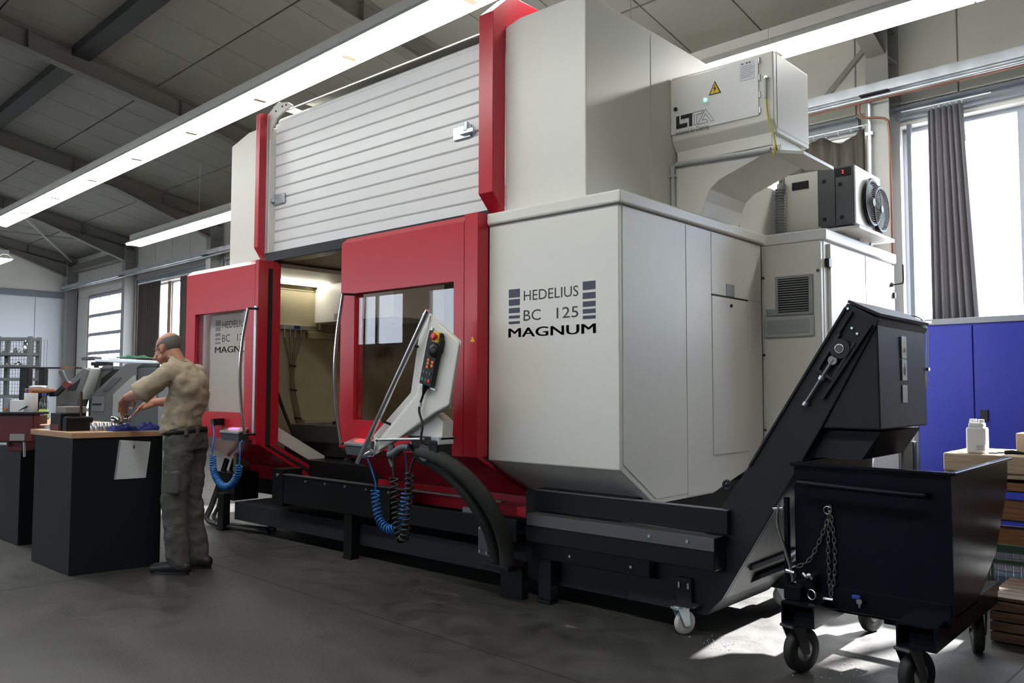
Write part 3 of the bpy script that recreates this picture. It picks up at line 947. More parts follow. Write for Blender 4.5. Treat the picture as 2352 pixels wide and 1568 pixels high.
lp = MB().box(-7.15, -7.09, 4.45, 5.12, 2.325, 2.415).build('work_or_fill_lamp', CREAM_IN, mm)
MB().cyl((-7.08, 4.49, 2.37), (-7.08, 5.07, 2.37), 0.032, 12).build('lamp_tube', HOODL2, lp)
l2 = MB().box(-5.1, -4.2, 4.42, 4.48, 2.375, 2.42).build('work_or_fill_lamp', CREAM_IN, mm)  # hidden lamp, added to brighten the right part of the interior
MB().cyl((-5.05, 4.45, 2.36), (-4.25, 4.45, 2.36), 0.025, 12).build('lamp_tube', FILL_LAMP, l2)
TANHOSE = mat('tan_hose', (0.22, 0.17, 0.09), 0.6)
mf = MB().box(-7.15, -7.08, 4.55, 4.86, 1.88, 1.925).build('valve_manifold', GREYLT, mm, 0.004)
MB().box(-7.085, -7.075, 4.67, 4.74, 1.888, 1.918).build('valve_label', BLUEPL, mf)
for i, y in enumerate((4.58, 4.64, 4.70, 4.77)):
    MB().cyl((-7.10, y, 1.80), (-7.10, y, 1.88), 0.012, 8).build('valve_fitting', CHROME, mf)
    MB().tube(spline([(-7.10, y, 1.80), (-7.10, y + (4.67 - y) * 0.3, 1.70), (-7.10, 4.655 + 0.012 * i, 1.52), (-7.10, 4.665 + 0.012 * i, 1.30), (-7.10, 4.72 + 0.014 * i, 1.05), (-7.08, 4.78 + 0.014 * i, 0.80)], 6), 0.010, 7).build('supply_hose', TANHOSE, mf)
for z, y in ((1.52, 4.675), (1.28, 4.69), (1.0, 4.75)):
    MB().ring((-7.10, y, z), (0, 0.15, 1), 0.032, 0.007, 14, 6).build('hose_clamp', DARK, mf)
MB().tube(spline([(-7.05, 4.40, 1.50), (-7.02, 4.44, 1.30), (-6.98, 4.52, 1.05), (-6.9, 4.62, 0.75)], 6), 0.017, 8).build('wash_hose', RUBBER, mm)
MB().tube([(-7.02, 4.36, 1.52), (-7.02, 4.42, 1.40)], 0.028, 8).build('wash_gun', RUBBER, mm)
MB().tube(spline([(-7.0, 4.38, 1.25), (-6.99, 4.42, 1.0), (-6.97, 4.46, 0.85)], 6), 0.014, 8).build('wash_hose', RUBBER, mm)
MB().box(-7.21, -5.9, 4.95, 5.6, 1.96, 2.345).build('spindle_cover', OFFWHITE, mm, 0.006)
MB().box(-6.80, -6.70, 4.945, 4.955, 1.98, 2.04).build('cover_label', STICKGREY, mm)
tb = MB().box(-7.02, -4.1, 4.62, 5.5, 0.78, 0.95).build('work_table', RAIL_M, mm, 0.004)
for y in (4.75, 4.93, 5.11, 5.29):
    MB().box(-7.0, -4.12, y, y + 0.022, 0.945, 0.953).build('table_slot', DARK, tb)
MB().box(-7.02, -4.1, 4.55, 4.62, 0.68, 0.80).build('table_rail', BLACK, tb)
MB().box(-6.6, -6.2, 4.8, 5.2, 0.955, 0.985).build('fixture_plate', DARK, tb, 0.004)
MB().box(-6.9, -3.8, 4.75, 5.3, 0.55, 0.70).build('table_base', BLACK, tb)
for x in (-6.05, -5.55):
    MB().bar((x - 0.10, 4.42, 0.47), (x + 0.02, 4.62, 0.72), 0.03, 0.05).build('way_brace', RAIL_M, mm)
# pipes and beams under the interior roof
MB().box(-7.15, -3.75, 5.10, 5.16, 2.33, 2.42).build('roof_beam', CREAM_IN, mm, 0.004)
MB().tube([(-7.11, 5.00, 1.90), (-7.11, 5.00, 2.26)], 0.018, 8).build('interior_pipe', CREAM_IN, mm)
MB().box(-4.60, -4.20, 4.75, 5.0, 1.45, 2.40).build('spindle_head', GREYDK, mm, 0.01)

# front trays and rails at the foot of the machine
MB().xprism([(3.93, 0.575), (3.965, 0.575), (3.965, 0.34), (3.93, 0.34)], -6.07, -4.70).build('front_plate', BLACK, mm, 0.004)
MB().box(-6.07, -3.60, 3.965, 4.25, 0.335, 0.35).build('tray_floor', BLACK, mm)
MB().box(-6.07, -3.60, 3.92, 3.97, 0.575, 0.585).build('tray_lip', RAIL_M, mm, 0.002)
for i in range(5):
    MB().cyl((-5.75 + 0.26 * i, 3.93, 0.545), (-5.75 + 0.26 * i, 3.922, 0.545), 0.008, 8).build('screw', ZINC, mm)
MB().box(-6.245, -6.08, 3.93, 4.12, 0.31, 0.62).build('corner_post', BLACK, mm, 0.004)
MB().cyl((-6.16, 3.93, 0.57), (-6.16, 3.92, 0.57), 0.012).build('screw', ZINC, mm)
MB().box(-4.70, -3.50, 3.96, 3.98, 0.33, 0.47).build('front_plate', BLACK, mm, 0.003)
MB().box(-4.25, -4.05, 4.225, 4.245, 0.40, 0.455).build('small_plate', GREYLT, mm, 0.002)
MB().prism([(-3.62, 4.10, 0.53), (-3.36, 4.10, 0.53), (-3.36, 4.10, 0.275), (-3.46, 4.10, 0.275), (-3.46, 4.10, 0.45), (-3.62, 4.10, 0.47)], (0, 0.06, 0)).build('red_bracket', RED, mm, 0.004)
# telescopic covers: two steps
MB().xprism([(3.955, 0.670), (3.992, 0.670), (3.992, 0.55), (3.955, 0.55)], -3.35, -2.045).build('rail_cover', BLACK, mm, 0.003)
MB().box(-3.35, -2.042, 3.952, 3.994, 0.670, 0.677).build('cover_flange', RAIL_M, mm, 0.002, 1)
MB().xprism([(3.86, 0.538), (3.992, 0.538), (3.992, 0.375), (3.86, 0.375)], -3.33, -2.07).build('rail_cover', BLACK, mm, 0.004)
MB().xprism([(3.852, 0.543), (3.95, 0.543), (3.95, 0.539), (3.859, 0.539), (3.859, 0.475), (3.852, 0.475)], -3.32, -2.068).build('cover_flange', RAIL_M, mm, 0.001, 1)
MB().box(-3.35, -2.50, 3.93, 3.992, 0.265, 0.37).build('lower_rail', BLACK, mm, 0.004)
MB().box(-3.45, -2.72, 3.992, 4.34, 0.36, 0.66).build('rail_carrier', BLACK, mm, 0.004)
for x, y_, z in ((-2.62, 3.93, 0.31), (-3.05, 3.93, 0.31), (-2.45, 3.852, 0.51), (-2.22, 3.852, 0.51)):
    MB().cyl((x, y_ + 0.001, z), (x, y_ - 0.006, z), 0.009, 8).build('screw', ZINC, mm)
for x in (-3.3, -2.95):
    MB().cyl((x, 4.34, 0.60), (x, 4.33, 0.60), 0.010, 8).build('screw', ZINC, mm)

# rear left junction box and cables
jb = MB().box(-7.30, -6.98, 4.0, 4.25, 0.27, 0.52).build('junction_box', BLACK, mm, 0.004)
for i, (x, y) in enumerate(((-7.42, 4.15), (-7.36, 4.2), (-7.30, 4.1))):
    MB().tube(spline([(x + 0.02, y, 0.62), (x - 0.05, y - 0.03, 0.40), (x - 0.10, y - 0.08, 0.18), (x - 0.06, y - 0.14, 0.05), (x + 0.35, y - 0.10, 0.03), (x + 0.75, y, 0.03)], 6), 0.018, 8).build('floor_cable', RUBBER, mm)

# ------------------------------------------------------------------ air cleaner on the tower
lt = thing('air_cleaner', 'cream air cleaning unit with black printed emblem and yellow warning triangle', 'air cleaner', (-2.58, 5.2, 2.9))
yl = 4.96
k = yl / 4.88
def lx(x): return x * k
def lz(z): return 1.3 + (z - 1.3) * k
x0, x1 = -2.950, lx(-2.1727)
bd = MB()
bd.xprism([(yl, lz(3.425)), (yl, lz(2.985)), (yl + 0.05, lz(2.915)), (5.52, lz(2.915)), (5.52, lz(3.425))], x0, x1)
body = bd.build('housing', CREAM, lt, 0.008)
MB().box(lx(-2.905), lx(-2.268), yl - 0.008, yl, lz(3.028), lz(3.405)).build('front_door', OFFWHITE, lt, 0.004)
for z in (3.38, 3.27, 3.16, 3.06):
    MB().cyl((lx(-2.262), yl - 0.006, lz(z) - 0.02), (lx(-2.262), yl - 0.006, lz(z) + 0.02), 0.006, 8).build('hinge', ALU, lt)
MB().box(x1, x1 + 0.003, yl + 0.05, 5.50, lz(2.94), lz(3.415)).build('side_panel', CREAM, lt, 0.001, 1)
yf = yl - 0.0095
t0 = MB().prism([(lx(-2.615), yf, lz(3.235)), (lx(-2.525), yf, lz(3.235)), (lx(-2.57), yf, lz(3.325))], (0, 0.002, 0)).build('warning_triangle', INKBLK, lt)
MB().prism([(lx(-2.604), yf - 0.001, lz(3.241)), (lx(-2.536), yf - 0.001, lz(3.241)), (lx(-2.57), yf - 0.001, lz(3.311))], (0, 0.001, 0)).build('triangle_field', YELLOW, t0)
MB().prism([(lx(-2.566), yf - 0.002, lz(3.300)), (lx(-2.582), yf - 0.002, lz(3.268)), (lx(-2.572), yf - 0.002, lz(3.270)), (lx(-2.576), yf - 0.002, lz(3.246)), (lx(-2.558), yf - 0.002, lz(3.278)), (lx(-2.568), yf - 0.002, lz(3.276))], (0, 0.001, 0)).build('flash_symbol', INKBLK, t0)
MB().cyl((lx(-2.640), yf + 0.002, lz(3.212)), (lx(-2.640), yf - 0.006, lz(3.212)), 0.012, 14).build('indicator_lamp', LED, lt)
MB().box(lx(-2.655), lx(-2.61), yf, yf + 0.001, lz(3.178), lz(3.192)).build('sticker', STICKER, lt)
MB().cyl((lx(-2.865), yf + 0.002, lz(3.200)), (lx(-2.865), yf - 0.006, lz(3.200)), 0.014, 14).build('door_lock', DARK, lt)
MB().box(lx(-2.395), lx(-2.295), yf, yf + 0.001, lz(3.275), lz(3.395)).build('data_plate', STICKER, lt)
for i in range(7):
    MB().box(lx(-2.385), lx(-2.315 + 0.01 * (i % 3)), yf - 0.001, yf, lz(3.290 + 0.012 * i), lz(3.293 + 0.012 * i)).build('printed_line', STICKGREY, lt)
for i, xx in enumerate((-2.38, -2.35, -2.33)):
    MB().box(lx(xx), lx(xx + 0.012), yf - 0.001, yf, lz(3.380), lz(3.388)).build('printed_mark', INKGREY, lt)
# emblem: two solid L shapes, an outlined T and A
ex, ez = -2.862, 3.060
def E(u, v): return (lx(ex + u), yf, lz(ez + v))
MB().prism([E(0, 0), E(0.085, 0.0), E(0.085, 0.030), E(0.025, 0.030), E(0.025, 0.088), E(0, 0.088)], (0, 0.001, 0)).build('emblem', INKBLK, lt)
MB().prism([E(0.036, 0.088), E(0.036, 0.060), E(0.098, 0.060), E(0.098, 0.0), E(0.122, 0.0), E(0.122, 0.088)], (0, 0.001, 0)).build('emblem', INKBLK, lt)
def outline(pts, w=0.0022):
    b = MB()
    for p, q in zip(pts, pts[1:] + pts[:1]):
        b.bar(E(*p), E(*q), w, 0.001, up=(0, 1, 0))
    b.build('emblem_outline', INKGREY, lt)
outline([(0.128, 0.088), (0.205, 0.088), (0.190, 0.068), (0.156, 0.068), (0.156, 0.0), (0.138, 0.0), (0.138, 0.068), (0.128, 0.068)])
outline([(0.162, 0.0), (0.222, 0.092), (0.285, 0.0), (0.262, 0.0), (0.222, 0.060), (0.198, 0.022), (0.228, 0.022), (0.238, 0.0)])
text('Industrial Air Cleaning', lt, 'lettering', E(-0.002, -0.043), X, Z, 0.250, 0.031, INKGREY, keep=True)
MB().cyl((lx(-2.215), yl, lz(3.255)), (lx(-2.215), yl - 0.02, lz(3.255)), 0.013).build('cable_gland', CHROME, lt)
ec = MB().tube(spline([(lx(-2.213), yl - 0.02, lz(3.25)), (lx(-2.213), yl - 0.02, lz(3.16)), (lx(-2.205), yl - 0.02, lz(3.02)), (lx(-2.17), yl - 0.015, lz(2.88)), (lx(-2.165), yl, lz(2.80)), (lx(-2.185), yl, lz(2.745))], 6), 0.006, 7).build('earth_cable', mat('yellow_green', (0.55, 0.50, 0.05), 0.5), lt)
MB().tube([(lx(-2.213), yl - 0.022, lz(3.25)), (lx(-2.213), yl - 0.022, lz(3.12))], 0.010, 7).build('cable_sleeve', GREYLT, lt)
MB().box(lx(-2.88), lx(-2.20), yl + 0.03, 5.45, lz(2.835), lz(2.915)).build('drip_tray', CREAM, lt, 0.005)
MB().box(lx(-2.88), lx(-2.85), yl + 0.02, yl + 0.08, lz(2.78), lz(2.84)).build('bracket', GREENM, lt)
MB().tube([(lx(-2.885), yl - 0.015, 2.46), (lx(-2.885), yl - 0.015, lz(2.805)), (lx(-2.86), yl - 0.015, lz(2.818)), (lx(-2.19), yl - 0.015, lz(2.79))], 0.017, 10).build('drain_pipe', GREYLT, lt)
for p in ((lx(-2.885), lz(2.74)), (lx(-2.80), lz(2.812))):
    MB().box(p[0] - 0.022, p[0] + 0.022, yl - 0.035, yl + 0.0, p[1] - 0.008, p[1] + 0.008).build('pipe_clip', GREYLT, lt)
# sheet metal duct from the enclosure roof to the unit
du = MB()
du.yprism([(-2.952, 2.44), (-2.735, 2.44), (-2.700, 2.56), (-2.665, 2.635), (-2.60, 2.685), (-2.20, 2.83), (-2.18, 2.80), (-2.165, 2.845), (-2.952, 2.845)], yl + 0.005, 5.50)
du.build('intake_duct', CREAM, lt, 0.003)
MB().prism([(-2.24, yl - 0.01, 2.80), (-2.06, yl + 0.1, 2.78), (-2.06, 5.56, 2.78), (-2.24, 5.52, 2.80)], (0, 0, 0.02)).build('duct_flange', CREAM, lt)
MB().box(-2.954, -2.951, yl - 0.006, yl + 0.10, lz(3.24), lz(3.345)).build('yellow_sticker', YELLOW, lt)

# ------------------------------------------------------------------ electrical cabinet behind the enclosure
ec_ = thing('electrical_cabinet', 'tall cream electrical cabinet with a vent grille, right of the enclosure', 'cabinet', (-2.48, 6.5, 0))
MB().box(-2.70, -2.245, 5.83, 7.33, 0.06, 2.36).build('cabinet_body', OFFWHITE, ec_, 0.006)
MB().box(-2.75, -2.215, 5.80, 7.36, 2.36, 2.44).build('cabinet_roof', OFFWHITE, ec_, 0.01)
fp = MB().box(-2.695, -2.250, 5.79, 5.83, 0.915, 2.355).build('front_plate', CREAM, ec_, 0.005)
for x, z in ((-2.68, 2.12), (-2.68, 1.55), (-2.68, 1.0), (-2.27, 2.14), (-2.27, 1.55), (-2.27, 1.0)):
    MB().cyl((x, 5.79, z), (x, 5.782, z), 0.011, 10).build('screw', GREYDK, ec_)
vf = MB().box(-2.585, -2.305, 5.775, 5.79, 1.835, 2.12).build('vent_frame', GREYVENT, ec_, 0.003)
MB().box(-2.560, -2.335, 5.770, 5.776, 1.855, 2.10).build('vent_back', DARK, vf)
for i in range(14):
    z = 1.862 + i * 0.0172
    MB().prism([(-2.56, 5.765, z), (-2.335, 5.765, z), (-2.335, 5.772, z + 0.008), (-2.56, 5.772, z + 0.008)], (0, 0.003, 0.0)).build('vent_slat', GREYVENT, vf)
MB().box(-2.66, -2.585, 5.783, 5.79, 1.835, 1.885).build('label_plate', STICKGREY, ec_)
cu = MB().box(-2.67, -2.300, 5.770, 5.79, 1.675, 1.825).build('cooling_panel', GREYLT, ec_, 0.015, 3)
MB().box(-2.645, -2.330, 5.766, 5.771, 1.70, 1.80).build('panel_inset', GREYVENT, cu, 0.004)
MB().box(-2.63, -2.56, 5.764, 5.767, 1.765, 1.775).build('panel_mark', STICKGREY, cu)
for y0, y1 in ((5.90, 6.615), (6.625, 7.315)):
    MB().box(-2.246, -2.222, y0, y1, 0.12, 2.34).build('cabinet_door', OFFWHITE, ec_, 0.004)
MB().box(-2.246, -2.214, 5.855, 5.905, 2.17, 2.23).build('hinge', BLACK, ec_)
MB().box(-2.246, -2.205, 7.26, 7.30, 2.06, 2.11).build('hinge', BLACK, ec_)
an = MB().cyl((-2.224, 7.22, 2.17), (-2.20, 7.22, 2.17), 0.02)
an.tube(spline([(-2.20, 7.22, 2.17), (-2.14, 7.22, 2.175), (-2.125, 7.22, 2.19), (-2.125, 7.22, 2.33)], 5), [0.007] * 16, 8)
an.build('antenna', BLACK, ec_)
pl = MB().tube([(-2.224, 7.25, 1.905), (-2.19, 7.25, 1.905), (-2.13, 7.25, 1.90)], [0.022, 0.024, 0.012], 10)
pl.build('cable_plug', BLACK, ec_)
MB().tube(spline([(-2.13, 7.25, 1.90), (-2.05, 7.27, 1.90), (-1.99, 7.3, 1.84), (-1.98, 7.32, 1.70), (-2.0, 7.34, 1.3)], 6), 0.007, 7).build('plug_cable', GREYDK, ec_)
MB().box(-2.222, -2.19, 7.18, 7.28, 1.72, 1.77).build('sign_tag', STICKER, ec_)
MB().tube(spline([(-2.42, 6.1, 2.44), (-2.41, 6.1, 2.48), (-2.37, 6.12, 2.50)], 5), 0.02, 8).build('roof_gland', GREYLT, ec_)
MB().box(-2.40, -2.10, 6.15, 6.95, 2.475, 2.50).build('roof_shelf', OFFWHITE, ec_, 0.003)
for y in (6.3, 6.6, 6.85):
    MB().cyl((-2.26, y, 2.43), (-2.26, y, 2.48), 0.010, 8).build('shelf_bolt', ZINC, ec_)

# ------------------------------------------------------------------ cooling unit on the cabinet
ch = thing('cooling_unit', 'cream and dark grey cooling unit with round fans on top of the cabinet', 'cooling unit', (-2.42, 6.5, 2.5))
MB().box(-2.68, -2.42, 6.20, 6.76, 2.52, 2.965).build('cream_casing', CREAM, ch, 0.004)
MB().box(-2.62, -2.49, 6.192, 6.20, 2.84, 2.90).build('display_window', DARK, ch)
MB().box(-2.42, -2.152, 6.195, 6.76, 2.52, 2.965).build('grey_casing', GREYDK, ch, 0.004)
MB().box(-2.29, -2.285, 6.192, 6.20, 2.53, 2.955).build('casing_seam', DARK, ch)
MB().box(-2.28, -2.17, 6.188, 6.196, 2.89, 2.95).build('controller', DARK, ch)
text('2', ch, 'lettering', (-2.235, 6.187, 2.908), X, Z, 0.018, 0.026, LEDR)
for x, z in ((-2.37, 2.87), (-2.25, 2.83), (-2.37, 2.58), (-2.24, 2.58)):
    MB().box(x - 0.012, x + 0.012, 6.188, 6.196, z - 0.012, z + 0.012).build('casing_catch', DARK, ch)
MB().box(-2.152, -2.140, 6.20, 6.75, 2.525, 2.96).build('fan_plate', OFFWHITE, ch, 0.003)
for i, (y, z) in enumerate(((6.50, 2.725), (6.68, 2.70))):
    fn = MB()
    xx = -2.14 if i == 0 else -2.138
    fn.ring((xx + 0.02, y, z), (1, 0, 0), 0.172, 0.014, 32, 8)
    fo = fn.build('fan_ring', BLACK, ch)
    MB().cyl((xx, y, z), (xx + 0.012, y, z), 0.165, 32).build('fan_disc', GREYDK, fo)
    gr = MB()
    for q in range(9):
        gr.ring((xx + 0.028, y, z), (1, 0, 0), 0.02 + 0.017 * q, 0.0022, 28, 5)
    gr.build('fan_grille', GREYVENT, fo, stuff=True)
    MB().cyl((xx + 0.01, y, z), (xx + 0.035, y, z), 0.03, 16).build('fan_hub', GREYDK, fo)
MB().tube(spline([(-2.70, 6.16, 2.46), (-2.705, 6.16, 2.7), (-2.70, 6.18, 2.9)], 8), 0.032, 12).build('corrugated_hose', GREYVENT, ch)
rg = MB()
for i in range(18):
    rg.ring((-2.703, 6.16, 2.48 + i * 0.022), (0, 0, 1), 0.033, 0.006, 14, 5)
rg.build('hose_ribs', GREYVENT, ch, stuff=True)

# ------------------------------------------------------------------ chip conveyor
cv = thing('chip_conveyor', 'charcoal chip conveyor rising steeply over the bin at the right end', 'conveyor', (-2.6, 4.4, 0))
CY0, CY1 = 4.0, 4.76
MB().xprism([(CY0 + 0.02, 0.10), (CY1, 0.10), (CY1, 0.26), (CY0 + 0.02, 0.26)], -7.0, -2.25).build('conveyor_trough', CONV, cv, 0.004)
side = [(-1.432, 1.711), (-1.284, 1.626), (-1.560, 1.125), (-1.947, 0.468), (-2.105, 0.205), (-2.20, 0.105), (-2.80, 0.105), (-2.80, 0.255), (-2.39, 0.255), (-1.99, 0.84)]
MB().yprism(side, CY0 + 0.03, CY1 - 0.02).build('incline_casing', CONV, cv)
MB().yprism(side[:6] + [(-2.69, 0.105), (-2.69, 0.352), (-2.33, 0.352), (-1.99, 0.84)], CY0, CY0 + 0.03).build('side_plate', CONV, cv, 0.005)
MB().yprism(side, CY1 - 0.02, CY1 + 0.01).build('side_plate', CONV, cv, 0.004)
# discharge hood
MB().yprism([(-1.300, 1.648), (-1.295, 1.111), (-1.570, 1.111), (-1.36, 1.50)], CY0 + 0.012, CY1).build('discharge_hood', CONV, cv, 0.008)
MB().prism([(-1.430, CY0 - 0.002, 1.713), (-1.285, CY0 - 0.002, 1.640), (-1.285, CY1 + 0.012, 1.640), (-1.430, CY1 + 0.012, 1.713)], (0.006, 0, 0.012)).build('hood_lid', CONV, cv)
MB().prism([(-1.60, CY0 + 0.06, 1.10), (-1.31, CY0 + 0.06, 1.10), (-1.40, CY0 + 0.06, 0.965), (-1.65, CY0 + 0.06, 0.965)], (0, 0.62, 0)).build('discharge_chute', CONV, cv)
# long ribs on the side plate
dn = (Vector((-1.99, 0, 0.84)) - Vector((-1.432, 0, 1.711))).normalized()
nn = Vector((-dn.z, 0, dn.x))
if nn.x < 0:
    nn = -nn
top = Vector((-1.432, CY0 - 0.006, 1.711))
def cp_(s, t, y=0.0):
    p = top + dn * s + nn * t
    return Vector((p.x, p.y + y, p.z))
MB().bar(cp_(0.02, 0.045), cp_(0.34, 0.045), 0.012, 0.02, up=(0, 1, 0)).build('side_rib', CONV, cv, 0.002)
MB().bar(cp_(0.03, 0.155), cp_(0.45, 0.145), 0.014, 0.03, up=(0, 1, 0)).build('side_rib', CONV, cv, 0.002)
MB().bar(cp_(0.02, 0.008), cp_(0.95, 0.008), 0.010, 0.012, up=(0, 1, 0)).build('edge_fold', CONV, cv)
# chain tensioner
tf = MB()
tf.bar(cp_(0.14, 0.052), cp_(0.34, 0.052), 0.014, 0.03, up=(0, 1, 0)).bar(cp_(0.14, 0.135), cp_(0.34, 0.135), 0.014, 0.03, up=(0, 1, 0)).bar(cp_(0.345, 0.045), cp_(0.345, 0.142), 0.016, 0.03, up=(0, 1, 0))
te = tf.build('tensioner_frame', BLACK, cv, 0.002, stuff=False)
bb = cp_(0.20, 0.092)
MB().cyl(bb + Y * 0.004, bb - Y * 0.02, 0.048, 24).build('bearing_housing', BLACK, te)
MB().ring(bb - Y * 0.022, Y, 0.020, 0.0035, 24, 8).build('bearing_ring', CHROME, te)
MB().cyl(bb - Y * 0.018, bb - Y * 0.026, 0.018, 20).build('shaft_end', GREYDK, te)
b2 = cp_(0.265, 0.092)
MB().cyl(b2, b2 - Y * 0.02, 0.022, 16).build('tension_nut', RAIL_M, te)
MB().tube([cp_(0.26, 0.092, -0.012), cp_(0.52, 0.088, -0.012)], 0.010, 10).build('tension_rod', RAIL_M, te)
MB().cyl(cp_(0.355, 0.09, -0.012), cp_(0.375, 0.09, -0.012), 0.016, 6).build('tension_nut', ZINC, te)
MB().cyl(cp_(0.505, 0.089, -0.012), cp_(0.525, 0.089, -0.012), 0.015, 6).build('tension_nut', ZINC, te)
for s, t in ((0.10, 0.12), (0.09, 0.085), (0.02, 0.02)):
    p = cp_(s, t)
    MB().cyl(p + Y * 0.008, p - Y * 0.004, 0.006, 8).build('screw', ZINC, cv)
# stickers on the hood
def stk(y0, y1, z0, z1, m, nm):
    return MB().box(-1.2995, -1.2935, y0, y1, z0, z1).build(nm, m, cv)
def hx(z):                       # hood face leans a hair, keep stickers just proud
    return -1.292
s1 = MB().box(-1.2945, -1.291, 4.345, 4.415, 1.455, 1.565).build('warning_sticker', STICKER, cv)
MB().prism([(-1.2905, 4.35, 1.475), (-1.2905, 4.41, 1.475), (-1.2905, 4.38, 1.548)], (-0.001, 0, 0)).build('triangle_field', YELLOW, s1)
MB().prism([(-1.2900, 4.362, 1.484), (-1.2900, 4.398, 1.484), (-1.2900, 4.398, 1.500), (-1.2900, 4.380, 1.508), (-1.2900, 4.362, 1.496)], (-0.0005, 0, 0)).build('hand_symbol', INKBLK, s1)
s2 = MB().box(-1.2945, -1.291, 4.345, 4.415, 1.345, 1.450).build('warning_sticker', STICKER, cv)
MB().prism([(-1.2905, 4.36, 1.375), (-1.2905, 4.385, 1.365), (-1.2905, 4.395, 1.39), (-1.2905, 4.40, 1.43), (-1.2905, 4.388, 1.40), (-1.2905, 4.372, 1.438), (-1.2905, 4.370, 1.40), (-1.2905, 4.358, 1.41)], (-0.0005, 0, 0)).build('hand_symbol', INKBLK, s2)
s3 = MB().box(-1.2945, -1.291, 4.345, 4.415, 1.235, 1.322).build('text_sticker', STICKER, cv)
for i in range(6):
    MB().box(-1.2912, -1.2905, 4.353, 4.405, 1.246 + 0.011 * i, 1.249 + 0.011 * i).build('printed_line', STICKGREY, s3)
MB().box(-1.30, -1.285, 4.765, 4.79, 1.40, 1.415).build('hood_latch', CHROME, cv)
# guide ledge low on the back side and lifting lugs
MB().prism([(-2.20, CY0 + 0.28, 0.205), (-2.03, CY0 + 0.28, 0.30), (-2.03, CY0 + 1.3, 0.30), (-2.20, CY0 + 1.3, 0.205)], (0.01, 0, -0.02)).build('lower_ledge', CONV, cv)
MB().bar((-2.0, CY0 + 0.12, 0.365), (-1.985, CY1 + 0.35, 0.385), 0.02, 0.025).build('ledge_rail', RAIL_M, cv)
MB().ring((-2.06, 4.0 - 0.012, 0.80), (0, 1, 0), 0.022, 0.008, 16, 6).build('lifting_eye', CONV, cv)
# casters
def caster(root, name, c, axis, r, w, top_z, tyre, hub, forkm, trail=0.05, brake=True):
    c, ax = Vector(c), Vector((axis[0], axis[1], 0)).normalized()
    fw = Vector((-ax.y, ax.x, 0))
    b = MB()
    b.lathe([(r * 0.55, -w * 0.42), (r * 0.9, -w / 2), (r, -w * 0.3), (r, w * 0.3), (r * 0.9, w / 2), (r * 0.55, w * 0.42)], c, ax, 28)
    o = b.build(name, tyre, root)
    MB().lathe([(r * 0.12, -w * 0.55), (r * 0.30, -w * 0.52), (r * 0.34, -w * 0.44), (r * 0.6, -w * 0.40), (r * 0.6, w * 0.40), (r * 0.34, w * 0.44), (r * 0.30, w * 0.52), (r * 0.12, w * 0.55)], c, ax, 24).build('wheel_hub', hub, o)
    piv = c + fw * trail
    fk = MB()
    for s in (-1, 1):
        e = ax * (s * w * 0.68)
        h = top_z - 0.012
        pts = [c + e - fw * 0.018 - Z * 0.015, c + e + fw * 0.018 - Z * 0.015, Vector((piv.x, piv.y, h)) + e + fw * 0.035, Vector((piv.x, piv.y, h)) + e - fw * 0.04]
        fk.prism(pts, ax * (s * 0.005))
    fk.obox((piv.x, piv.y, top_z - 0.012), ax * (w * 0.75), fw * 0.045, Z * 0.006)
    fk.cyl((piv.x, piv.y, top_z - 0.012), (piv.x, piv.y, top_z), 0.035, 16)
    fk.cyl(c - ax * (w * 0.78), c + ax * (w * 0.78), 0.010, 10)
    fk.build('caster_fork', forkm, o, 0.0015, 1)
    if brake:
        MB().obox(Vector((c.x, c.y, c.z + r * 1.0)) - fw * (r * 0.55) + Z * 0.012, ax * (w * 0.55), fw * 0.035, Z * 0.004).build('brake_pedal', CHROME, o, 0.002)
    return o
caster(cv, 'caster', (-2.30, 3.955, 0.062), (-0.9, 0.35), 0.062, 0.034, 0.155, CASTER, CASTER, ZINC, 0.03)
MB().prism([(-2.40, 3.90, 0.155), (-2.22, 3.90, 0.155), (-2.22, 4.02, 0.155), (-2.40, 4.02, 0.155)], (0, 0, 0.008)).build('caster_plate', CONV, cv)
MB().box(-2.36, -2.27, 3.975, 4.0, 0.16, 0.29).build('caster_bracket', CONV, cv, 0.003)
MB().box(-2.345, -2.335, 3.965, 3.98, 0.235, 0.265).build('bracket_pin', ZINC, cv)
MB().box(-2.29, -2.28, 3.965, 3.98, 0.235, 0.265).build('bracket_pin', ZINC, cv)
caster(cv, 'caster', (-6.85, 4.32, 0.062), (-0.9, -0.2), 0.062, 0.034, 0.13, CASTER, CASTER, ZINC, 0.02, False)
caster(cv, 'caster', (-2.15, 4.86, 0.062), (-0.6, 0.7), 0.062, 0.034, 0.13, CASTER, CASTER, ZINC, 0.02, False)
MB().box(-2.25, -2.05, 4.74, 4.95, 0.13, 0.16).build('caster_plate', CONV, cv)

